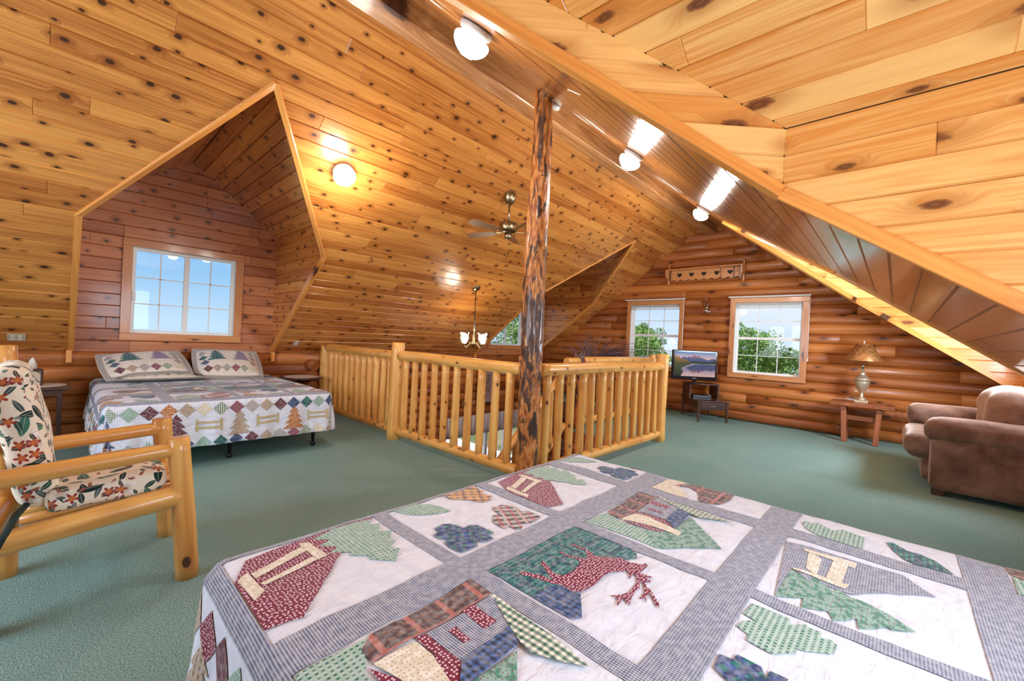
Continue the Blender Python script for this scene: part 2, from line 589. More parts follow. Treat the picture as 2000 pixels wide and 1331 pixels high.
def tag(o, label=None, cat=None, group=None, kind=None):
    if label:
        o['label'] = label
    if cat:
        o['category'] = cat
    if group:
        o['group'] = group
    if kind:
        o['kind'] = kind
    return o

def thing(name, label, cat, loc=(0, 0, 0), rotz=0.0, group=None):
    o = link_obj(name, None)
    o.location = loc
    o.rotation_euler = (0, 0, rotz)
    o.empty_display_size = .1
    return tag(o, label, cat, group)

def struct(name, data=None, label=None):
    o = link_obj(name, data)
    o['kind'] = 'structure'
    if label:
        o['label'] = label
    return o

def bm_mesh(name, bm, mat, smooth=False):
    m = bpy.data.meshes.new(name)
    bm.normal_update()
    bm.to_mesh(m)
    bm.free()
    m.materials.append(MATS[mat])
    if smooth:
        m.polygons.foreach_set('use_smooth', [True]*len(m.polygons))
    return m

def box_mesh(name, sx, sy, sz, mat, bevel=0.0, seg=2, taper=None):
    bm = bmesh.new()
    bmesh.ops.create_cube(bm, size=1.0)
    for v in bm.verts:
        k = 1.0
        if taper is not None and v.co.z < 0:
            k = taper
        v.co = Vector((v.co.x*sx*k, v.co.y*sy*k, v.co.z*sz))
    if bevel:
        bmesh.ops.bevel(bm, geom=list(bm.edges), offset=bevel, segments=seg, affect='EDGES', profile=.5)
    return bm_mesh(name, bm, mat, False)

def box(name, lo, hi, mat, parent=None, bevel=0.0, taper=None, seg=2):
    lo, hi = Vector(lo), Vector(hi)
    s = hi-lo
    me = box_mesh(name, s.x, s.y, s.z, mat, bevel, seg, taper)
    return link_obj(name, me, parent, Matrix.Translation((lo+hi)/2))

def frame_matrix(o, x, y, z):
    return Matrix(((x.x, y.x, z.x, o.x), (x.y, y.y, z.y, o.y), (x.z, y.z, z.z, o.z), (0, 0, 0, 1)))

def bar(name, p, q, w, h, mat, parent=None, up=(0, 0, 1), bevel=.003):
    """A squared stick from p to q; its length is local X so that the grain runs along it."""
    p, q = Vector(p), Vector(q)
    d = q-p
    L = d.length
    x = d.normalized()
    z = Vector(up)
    y = z.cross(x).normalized()
    z = x.cross(y)
    me = box_mesh(name, L, w, h, mat, bevel, 1)
    return link_obj(name, me, parent, frame_matrix((p+q)/2, x, y, z))

def lathe_mesh(name, prof, mat, n=24, smooth=True, cap=True):
    verts, faces = [], []
    for r, z in prof:
        for i in range(n):
            a = 2*PI*i/n
            verts.append((r*math.cos(a), r*math.sin(a), z))
    for k in range(len(prof)-1):
        for i in range(n):
            j = (i+1) % n
            faces.append((k*n+i, k*n+j, (k+1)*n+j, (k+1)*n+i))
    if cap:
        faces.append(tuple(reversed(range(n))))
        faces.append(tuple(range((len(prof)-1)*n, len(prof)*n)))
    return mesh(name, verts, faces, mat, smooth)

def lathe(name, prof, mat, parent=None, loc=(0, 0, 0), n=24, smooth=True, cap=True):
    return link_obj(name, lathe_mesh(name, prof, mat, n, smooth, cap), parent, Matrix.Translation(loc))

def tube_mesh(name, pts, r, mat, n=8, closed=False):
    pts = [Vector(p) for p in pts]
    verts, faces = [], []
    nz = None
    for i, p in enumerate(pts):
        t = (pts[min(i+1, len(pts)-1)]-pts[max(i-1, 0)]).normalized()
        if nz is None:
            nz = t.orthogonal().normalized()
        nz = (nz-t*nz.dot(t)).normalized()
        b = t.cross(nz)
        rr = r[i] if isinstance(r, (list, tuple)) else r
        for k in range(n):
            a = 2*PI*k/n
            verts.append(p+nz*math.cos(a)*rr+b*math.sin(a)*rr)
    for i in range(len(pts)-1):
        for k in range(n):
            j = (k+1) % n
            faces.append((i*n+k, i*n+j, (i+1)*n+j, (i+1)*n+k))
    faces.append(tuple(reversed(range(n))))
    faces.append(tuple(range((len(pts)-1)*n, len(pts)*n)))
    return mesh(name, verts, faces, mat, True)

def tube(name, pts, r, mat, parent=None, n=8):
    return link_obj(name, tube_mesh(name, pts, r, mat, n), parent)

def log_mesh(name, L, r0, r1, mat, seed=0, n=14, rings=10, wob=.04, flat=False):
    """A hand-peeled pole along local Z, a little uneven."""
    verts, faces = [], []
    for k in range(rings+1):
        z = L*k/rings
        r = r0+(r1-r0)*k/rings
        cx = noise.noise(Vector((seed*7.1, z*1.3, 0)))*r*.12
        cy = noise.noise(Vector((seed*7.1, z*1.3, 5)))*r*.12
        e = 1.0
        for i in range(n):
            a = 2*PI*i/n
            rr = r*e*(1+wob*noise.noise(Vector((math.cos(a)*1.5+seed*3.3, math.sin(a)*1.5, z*3))))
            verts.append((cx+rr*math.cos(a), cy+rr*math.sin(a), z))
    # soft rounded ends
    for end in (0, 1):
        z = 0 if end == 0 else L
        s = -1 if end == 0 else 1
        src = 0 if end == 0 else rings*n
        base = len(verts)
        for i in range(n):
            v = Vector(verts[src+i])
            verts.append((v.x*.86, v.y*.86, z+s*r0*.05))
        for i in range(n):
            j = (i+1) % n
            f = (src+i, src+j, base+j, base+i)
            faces.append(tuple(reversed(f)) if end == 0 else f)
        f = tuple(range(base, base+n))
        faces.append(tuple(reversed(f)) if end == 0 else f)
    for k in range(rings):
        for i in range(n):
            j = (i+1) % n
            faces.append((k*n+i, k*n+j, (k+1)*n+j, (k+1)*n+i))
    m = mesh(name, verts, faces, mat, True)
    return m

def z_to(p, q, roll=0.0):
    p, q = Vector(p), Vector(q)
    z = (q-p).normalized()
    x = z.orthogonal().normalized()
    if abs(z.z) > .9:
        x = Vector((1, 0, 0))-z*z.x
        x.normalize()
    y = z.cross(x)
    return frame_matrix(p, x, y, z) @ Matrix.Rotation(roll, 4, 'Z')

def pole(name, p, q, r0, r1, mat, parent=None, seed=0, n=14, rings=10, wob=.04):
    L = (Vector(q)-Vector(p)).length
    return link_obj(name, log_mesh(name, L, r0, r1, mat, seed, n, rings, wob), parent, z_to(p, q))

def soft_mesh(name, sx, sy, sz, mat, e=.35, n=12, puff=0.0, lump=0.0, seed=0.0, uv=False):
    """A padded block: superellipsoid-like rounded box with gentle lumps."""
    bm = bmesh.new()
    bmesh.ops.create_cube(bm, size=2.0)
    bmesh.ops.subdivide_edges(bm, edges=list(bm.edges), cuts=n, use_grid_fill=True)
    uvl = bm.loops.layers.uv.new('UVMap') if uv else None
    half = Vector((sx/2, sy/2, sz/2))
    rad = e*min(half)
    for v in bm.verts:
        c = Vector((v.co.x*half.x, v.co.y*half.y, v.co.z*half.z))
        inner = Vector([max(-half[i]+rad, min(half[i]-rad, c[i])) for i in range(3)])
        d = c-inner
        if d.length > 1e-9:
            c = inner+d.normalized()*min(rad, max(abs(d.x), abs(d.y), abs(d.z)))
        u = v.co
        p = puff*(1-u.x*u.x)*(1-u.y*u.y)
        c.z += p if u.z > .5 else (-p*.3 if u.z < -.5 else 0)
        if lump:
            nn = noise.noise(Vector((c.x*5+seed, c.y*5, c.z*5)))
            c += Vector((u.x, u.y, u.z)).normalized()*nn*lump
        v.co = c
    if uv:
        for f in bm.faces:
            f.normal_update()
            a = max(range(3), key=lambda i: abs(f.normal[i]))
            for lp in f.loops:
                q = lp.vert.co
                lp[uvl].uv = ((q.y, q.z), (q.x, q.z+3), (q.x, q.y+7))[a]
    return bm_mesh(name, bm, mat, True)

def soft(name, lo, hi, mat, parent=None, e=.5, n=10, puff=0.0, lump=0.0, seed=0.0, uv=False, rot=None):
    lo, hi = Vector(lo), Vector(hi)
    s = hi-lo
    M = Matrix.Translation((lo+hi)/2)
    if rot:
        M = M @ rot
    return link_obj(name, soft_mesh(name, s.x, s.y, s.z, mat, e, n, puff, lump, seed, uv), parent, M)

# ------------------------------------------------------------------ board and log cladding
def clip(poly, a, b, c):
    """Keep the part of a convex polygon where a*u+b*v <= c."""
    out = []
    for i in range(len(poly)):
        p, q = poly[i], poly[(i+1) % len(poly)]
        dp, dq = a*p[0]+b*p[1]-c, a*q[0]+b*q[1]-c
        if dp <= 1e-9:
            out.append(p)
        if (dp < -1e-9 and dq > 1e-9) or (dp > 1e-9 and dq < -1e-9):
            s = dp/(dp-dq)
            out.append((p[0]+(q[0]-p[0])*s, p[1]+(q[1]-p[1])*s))
    return out

def clip_rect(poly, u0, u1, v0, v1):
    for a, b, c in ((-1, 0, -u0), (1, 0, u1), (0, -1, -v0), (0, 1, v1)):
        if len(poly) < 3:
            return []
        poly = clip(poly, a, b, c)
    return poly

def area(p):
    return sum(p[i][0]*p[(i+1) % len(p)][1]-p[(i+1) % len(p)][0]*p[i][1] for i in range(len(p)))/2

def minus_holes(poly, holes):
    us = sorted({u for h in holes for u in (h[0], h[1])})
    bands = list(zip([-1e3]+us, us+[1e3]))
    cells = []
    for a, b in bands:
        hs = sorted([h for h in holes if h[0] <= a+1e-6 and h[1] >= b-1e-6], key=lambda h: h[2])
        lo = -1e3
        for h in hs+[None]:
            hi = h[2] if h else 1e3
            c = clip_rect(poly, a, b, lo, hi)
            if len(c) > 2 and abs(area(c)) > 1e-5:
                cells.append(c)
            lo = h[3] if h else 0
    return cells

PLANK = [(0, -.011), (.05, 0), (.95, 0), (1, -.011)]
LOG = [(0, 0), (.04, .013), (.14, .026), (.32, .036), (.5, .039), (.68, .036), (.86, .026), (.96, .013), (1, 0)]

def lerp_prof(prof, f):
    for (a, ha), (b, hb) in zip(prof, prof[1:]):
        if f <= b+1e-9:
            return ha+(hb-ha)*max(0, min(1, (f-a)/(b-a)))
    return prof[-1][1]

def clad(parent, P0, U, V, N, cells, w, mat, part, prof=PLANK, lens=(1.4, 4.2), v_start=None, end=.004, seed=0, jitter=.0012):
    """Cover a flat region (a list of convex cells in u,v) with separate boards, each its own object."""
    rng = random.Random(seed)
    P0, U, V, N = Vector(P0), Vector(U).normalized(), Vector(V).normalized(), Vector(N).normalized()
    if U.cross(V).dot(N) < 0:
        U = -U
        cells = [[(-u, v) for u, v in c] for c in cells]
    cells = [c if area(c) > 0 else c[::-1] for c in cells]
    N = U.cross(V)
    umin = min(p[0] for c in cells for p in c)
    umax = max(p[0] for c in cells for p in c)
    vmin = min(p[1] for c in cells for p in c)
    vmax = max(p[1] for c in cells for p in c)
    v = vmin if v_start is None else v_start
    while v < vmax-1e-4:
        u = umin-rng.uniform(0, lens[1])
        while u < umax:
            L = rng.uniform(*lens)
            u1 = u+L
            if u1 > umin:
                verts, faces, idx = [], [], {}
                dj = rng.uniform(-jitter, jitter)
                us = [u, u+end, u1-end, u1]
                for c in cells:
                    base = clip_rect(c, max(u, umin-1), min(u1, umax+1), v, v+w)
                    if len(base) < 3 or abs(area(base)) < 2e-5:
                        continue
                    for k in range(len(prof)-1):
                        st = clip_rect(base, -1e3, 1e3, v+prof[k][0]*w, v+prof[k+1][0]*w)
                        if len(st) < 3 or abs(area(st)) < 1e-8:
                            continue
                        for a, b in zip(us, us[1:]):
                            q = clip_rect(st, a, b, -1e3, 1e3)
                            if len(q) < 3 or abs(area(q)) < 1e-9:
                                continue
                            f = []
                            for pu, pv in q:
                                key = (round(pu, 5), round(pv, 5))
                                if key not in idx:
                                    h = lerp_prof(prof, (pv-v)/w)
                                    if min(abs(pu-u), abs(pu-u1)) < 1e-5:
                                        h = h-.004
                                    idx[key] = len(verts)
                                    verts.append((pu-u, pv-v, h+dj))
                                i = idx[key]
                                if i not in f:
                                    f.append(i)
                            if len(f) > 2:
                                faces.append(tuple(f))
                if faces:
                    me = mesh(part, verts, faces, mat, prof is LOG)
                    link_obj(part, me, parent, frame_matrix(P0+U*u+V*v, U, V, N))
            u = u1
        v += w

def grow(poly, d):
    """Offset a convex polygon outwards."""
    if area(poly) < 0:
        poly = poly[::-1]
    n, out = len(poly), []
    for i in range(n):
        a, b, c = poly[i-1], poly[i], poly[(i+1) % n]
        def nrm(p, q):
            l = math.hypot(q[0]-p[0], q[1]-p[1])
            return (q[1]-p[1])/l, -(q[0]-p[0])/l
        n1, n2 = nrm(a, b), nrm(b, c)
        k = 1+n1[0]*n2[0]+n1[1]*n2[1]
        out.append((b[0]+d*(n1[0]+n2[0])/k, b[1]+d*(n1[1]+n2[1])/k))
    return out

def backing(name, planes, mat='soffit', depth=.014, label=None, thick=.05):
    """The sheathing behind the boards, one mesh with thickness."""
    verts, faces = [], []
    for P0, U, V, N, cells in planes:
        P0, U, V, N = Vector(P0), Vector(U).normalized(), Vector(V).normalized(), Vector(N).normalized()
        for c in cells:
            b = len(verts)
            pts = [P0+U*u+V*v for u, v in c]
            if (pts[1]-pts[0]).cross(pts[2]-pts[0]).dot(N) < 0:
                pts = pts[::-1]
            n = len(pts)
            verts += [p-N*depth for p in pts]+[p-N*(depth+thick) for p in pts]
            faces.append(tuple(range(b, b+n)))
            faces.append(tuple(reversed(range(b+n, b+2*n))))
            for i in range(n):
                j = (i+1) % n
                faces.append((b+i, b+n+i, b+n+j, b+j))
    return struct(name, mesh(name, verts, faces, mat), label)

# ------------------------------------------------------------------ the shell of the loft
YR, ZR, T = 2.63, 3.53, .73            # ridge line and roof pitch
XN, XG = -2.6, 8.0                      # near and far gable walls
DW = 3.67                               # knee walls, measured from the ridge
SL = math.hypot(1, T)
BW = .128
zm = lambda d: ZR-T*d

DORMERS = [  # side, centre x, half width, apex d, eave d, eave z, ridge z, boards
    (1, .985, .955, .758, 2.10, 2.44, 3.15, 'pine_ceiling'),
    (1, 6.595, .935, .74, 2.14, 2.44, 3.15, 'pine_ceiling'),
    (-1, .90, 1.35, .86, 2.21, 2.245, 3.08, 'pine_pale'),
    (-1, 5.95, 1.35, .86, 2.21, 2.245, 3.08, 'pine_pale'),
]

def slope_cells(side):
    ds = sorted([d for d in DORMERS if d[0] == side], key=lambda d: d[1])
    cells, x = [], XN
    for s, xc, hw, da, de, ze, zr, m in ds:
        cells.append([(x, 0), (xc-hw, 0), (xc-hw, DW*SL), (x, DW*SL)])
        cells.append([(xc-hw, 0), (xc, 0), (xc, da*SL), (xc-hw, de*SL)])
        cells.append([(xc, 0), (xc+hw, 0), (xc+hw, de*SL), (xc, da*SL)])
        x = xc+hw
    cells.append([(x, 0), (XG, 0), (XG, DW*SL), (x, DW*SL)])
    return cells

def roof_slope(name, side, mat, seed, label):
    P0 = (0, YR, ZR)
    U, V, N = (1, 0, 0), (0, side, -T), (0, -side*T, -1)
    cells = slope_cells(side)
    o = backing(name, [(P0, U, V, N, cells)], label=label, thick=.016)
    clad(o, P0, U, V, N, cells, BW, mat, 'plank', seed=seed, lens=(1.5, 3.6))
    return o

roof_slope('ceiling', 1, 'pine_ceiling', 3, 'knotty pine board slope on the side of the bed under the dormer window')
roof_slope('ceiling', -1, 'pine_shaded_slope', 5, 'glossy board slope, its shade painted in, that carries the row of globe lights')

TRIM_N = [0]
def trim(p, q, w, h, mat='trim_wood', up=(0, 0, 1), label='light pine trim board along a ceiling edge'):
    TRIM_N[0] += 1
    o = bar('trim_%d' % TRIM_N[0], p, q, w, h, mat, None, up)
    o['kind'] = 'structure'
    o['label'] = label
    return o

def dormer(k, side, xc, hw, da, de, ze, zr, mat, win):
    Y = lambda d: YR+side*d
    planes, backs = [], []
    L = math.hypot(hw, zr-ze)
    for sx in (-1, 1):
        planes.append(((xc, YR, zr), (0, side, 0), (sx*hw, 0, ze-zr), (-sx*(zr-ze), 0, -hw), [[(da, 0), (de, L), (DW, L), (DW, 0)]]))
        planes.append(((xc+sx*hw, YR, 0), (0, side, 0), (0, 0, 1), (-sx, 0, 0), [[(de, zm(de)), (de, ze), (DW, ze), (DW, zm(DW))]]))
        seg = Vector((sx*hw, side*(de-da), 0))
        ln = seg.length
        nrm = Vector((seg.y, -seg.x, 0)).normalized()
        if nrm.dot(Vector((-sx*hw/2, side*(DW-(da+de)/2), 0))) < 0:
            nrm = -nrm
        planes.append(((xc, Y(da), 0), seg, (0, 0, 1), nrm, [[(0, zm(da)), (ln, zm(de)), (ln, ze), (0, zr)]]))
        up = .07
        for q in planes[-3:]:
            c = q[4][0]
            if q is planes[-3]:
                c = grow(c, .05)
            elif q is planes[-2]:
                c = [(de-.05, zm(de)+up), (de-.05, ze+.04), (DW+.05, ze+.04), (DW+.05, zm(DW)+.03)]
            else:
                c = [(0, zm(da)+up), (ln+.03, zm(de)+up), (ln+.03, ze+.03), (0, zr+.03)]
            backs.append(q[:4]+([c],))
    o = backing('ceiling', backs)
    o['label'] = ('dormer hood of knotty boards above the far made bed', 'dormer hood above the stairwell window',
                  'dormer hood of pale pine boards over the near bed', 'dormer hood of pale pine boards over the brown armchair')[k]
    for i, (P0, U, V, N, cells) in enumerate(planes):
        clad(o, P0, U, V, N, cells, BW, mat, 'plank', seed=40+10*k+i, lens=(1.2, 3.0), v_start=(ze-BW*20 if i % 3 else None))
    # trim round the opening
    for sx in (-1, 1):
        a = Vector((xc, Y(da), zm(da)))
        b = Vector((xc+sx*hw, Y(de), zm(de)))
        c = Vector((xc+sx*hw, Y(DW), zm(DW)))
        off = Vector((0, 0, .02))
        inn = Vector((-sx*.01, 0, 0))
        trim(a+off, b+off, .045, .06)
        trim(b+off+inn, c+off+inn, .045, .06)
    for sx in (-1, 1):
        x = xc+sx*hw
        trim((x, Y(DW-.03), zm(DW)-.11), (x, Y(DW-.03), zm(DW)+.02), .05, .045, up=(1, 0, 0), label='short trim block at the foot of a dormer edge')
    # window wall
    poly = [(xc-hw, zm(DW)), (xc+hw, zm(DW)), (xc+hw, ze), (xc, zr), (xc-hw, ze)]
    cells = minus_holes(poly, [win])
    nm = 'wall_left_dormer' if side > 0 else 'wall_right_dormer'
    wo = backing(nm, [((0, Y(DW), 0), (1, 0, 0), (0, 0, 1), (0, -side, 0), minus_holes(grow(poly, .05), [win]))],
                 label=('pine board wall, tinted with reddish light, round the sky window', 'board wall round the stairwell window', 'board wall of the near dormer', 'board wall behind the armchair')[k])
    clad(wo, (0, Y(DW), 0), (1, 0, 0), (0, 0, 1), (0, -side, 0), cells, BW, 'pine_reddened_wall' if side > 0 else mat, 'plank', seed=90+k, lens=(.8, 2.4), v_start=zm(DW))

def hole(c0, c1, z0, z1, cw):
    return (c0+cw-.01, c1-cw+.01, z0+cw-.01, z1-cw+.01)

CW = .085
WIN = {   # casing outer rectangles: horizontal range along the wall, z range
    'd1': (.40, 1.555, .985, 2.125),
    'd2': (6.02, 7.17, .985, 2.125),
    'r1': (.32, 1.48, .985, 2.05),
    'r2': (5.37, 6.53, .985, 2.05),
    'g1': (1.045, 2.185, .73, 2.11),
    'g2': (2.985, 4.15, .73, 2.11),
}
H = {k: hole(*v, CW) for k, v in WIN.items()}
for k, d in enumerate(DORMERS):
    dormer(k, *d, win=H[('d1', 'd2', 'r1', 'r2')[k]])

# ridge beam
beam = bar('ridge_beam', (XN, 2.555, 3.385), (XG-.02, 2.555, 3.385), .165, .19, 'beam_wood', bevel=.008)
tag(beam, 'long squared ridge beam running along the peak of the loft ceiling', 'beam')

# far gable of half logs
LH = .152
gp = [(YR-DW, 0), (YR+DW, 0), (YR+DW, zm(DW)), (YR, ZR), (YR-DW, zm(DW))]
gc = minus_holes(gp, [H['g1'], H['g2']])
wf = backing('wall_far', [((XG+.01, 0, 0), (0, 1, 0), (0, 0, 1), (-1, 0, 0), minus_holes(grow(gp, .06), [H['g1'], H['g2']]))], label='gable wall of brown half logs with two windows')
clad(wf, (XG+.01, 0, 0), (0, 1, 0), (0, 0, 1), (-1, 0, 0), gc, LH, 'log_wall', 'log', LOG, lens=(1.6, 4.5), v_start=0, seed=21, end=.003)

# near gable (behind the camera)
wnear = backing('wall_near', [((XN-.01, 0, 0), (0, 1, 0), (0, 0, 1), (1, 0, 0), minus_holes(grow(gp, .06), [(1.5, 3.7, .9, 2.2)]))], label='gable log wall at the near end of the loft')
clad(wnear, (XN-.01, 0, 0), (0, 1, 0), (0, 0, 1), (1, 0, 0), minus_holes(gp, [(1.5, 3.7, .9, 2.2)]), LH, 'log_wall', 'log', LOG, lens=(2.5, 4.5), v_start=0, seed=22, end=.003)

# knee walls; the left one goes on down into the room below
ZL = -2.6
lw_poly = [(XN, ZL), (XG, ZL), (XG, zm(DW)), (XN, zm(DW))]
LOWWIN = (4.98, 7.25, -2.2, -.72)
lw = minus_holes(lw_poly, [LOWWIN])
wl_o = backing('wall_left', [((0, YR+DW+.012, 0), (1, 0, 0), (0, 0, 1), (0, -1, 0), lw)], label='long low log wall under the roof slope that drops to the room below')
clad(wl_o, (0, YR+DW+.012, 0), (1, 0, 0), (0, 0, 1), (0, -1, 0), lw, LH, 'log_wall', 'log', LOG, lens=(2.5, 5), v_start=zm(DW)-LH*23, seed=23, end=.003)
rw = [[(XN, ZL), (XG, ZL), (XG, zm(DW)), (XN, zm(DW))]]
wr_o = backing('wall_right', [((0, YR-DW-.012, 0), (1, 0, 0), (0, 0, 1), (0, 1, 0), rw)], label='low log wall under the glossy roof slope')
rwu = [[(XN, 0), (XG, 0), (XG, zm(DW)), (XN, zm(DW))]]
clad(wr_o, (0, YR-DW-.012, 0), (1, 0, 0), (0, 0, 1), (0, 1, 0), rwu, LH, 'log_wall', 'log', LOG, lens=(2.5, 5), v_start=0, seed=24, end=.003)
# lower end walls and floor of the room below
lf = [[(YR-DW, ZL), (YR+DW, ZL), (YR+DW, 0), (YR-DW, 0)]]
lowfar = backing('wall_far_lower', [((XG+.01, 0, 0), (0, 1, 0), (0, 0, 1), (-1, 0, 0), lf)], mat='soffit', label='log wall of the room below')
clad(lowfar, (XG+.01, 0, 0), (0, 1, 0), (0, 0, 1), (-1, 0, 0), [[(2.6, ZL), (YR+DW, ZL), (YR+DW, 0), (2.6, 0)]], LH, 'log_wall', 'log', LOG, lens=(2.5, 5), v_start=-LH*18, seed=25, end=.003)
backing('wall_near_lower', [((XN-.01, 0, 0), (0, 1, 0), (0, 0, 1), (1, 0, 0), lf)], mat='soffit', label='end wall of the room below')
low = struct('floor_lower', mesh('floor_lower', [(XN, YR-DW, ZL), (XG, YR-DW, ZL), (XG, YR+DW, ZL), (XN, YR+DW, ZL)], [(0, 1, 2, 3)], 'bench_wood'), 'wooden floor of the room below')

# carpeted loft floor with the open stairwell cut out
SX0, SX1, SX2 = 2.75, 4.81, 7.2
SY0, SY1 = 2.29, 3.34
yl, yh = YR-DW-.02, YR+DW+.02
fl_cells = [(XN, SX0, yl, yh), (SX0, SX1, yl, SY0), (SX1, SX2, yl, SY1), (SX2, XG+.02, yl, yh)]
fv, ff = [], []
for a, b, c, d in fl_cells:
    n0 = len(fv)
    fv += [(a, c, 0), (b, c, 0), (b, d, 0), (a, d, 0), (a, c, -.05), (b, c, -.05), (b, d, -.05), (a, d, -.05)]
    ff += [(n0, n0+1, n0+2, n0+3), (n0+7, n0+6, n0+5, n0+4)]
    for i in range(4):
        j = (i+1) % 4
        ff.append((n0+i, n0+4+i, n0+4+j, n0+j))
floor = struct('floor', mesh('floor', fv, ff, 'carpet'), 'green carpet of the loft')
sv, sf = [], []
for a, b, c, d in fl_cells:
    n0 = len(sv)
    sv += [(a, c, -.055), (b, c, -.055), (b, d, -.055), (a, d, -.055), (a, c, -.3), (b, c, -.3), (b, d, -.3), (a, d, -.3)]
    sf += [(n0, n0+1, n0+2, n0+3), (n0+7, n0+6, n0+5, n0+4)]
    for i in range(4):
        j = (i+1) % 4
        sf.append((n0+i, n0+4+i, n0+4+j, n0+j))
struct('floor_deck', mesh('floor_deck', sv, sf, 'soffit'), 'wooden deck that carries the loft floor')
# fascia boards round the opening
for p, q in (((SX0, SY0, -.16), (SX0, yh-.1, -.16)), ((SX0, SY0, -.16), (SX1, SY0, -.16)), ((SX1, SY0, -.16), (SX1, SY1, -.16)), ((SX1, SY1, -.16), (SX2, SY1, -.16))):
    trim(p, q, .03, .26, 'bench_wood', label='brown fascia board round the stairwell opening')

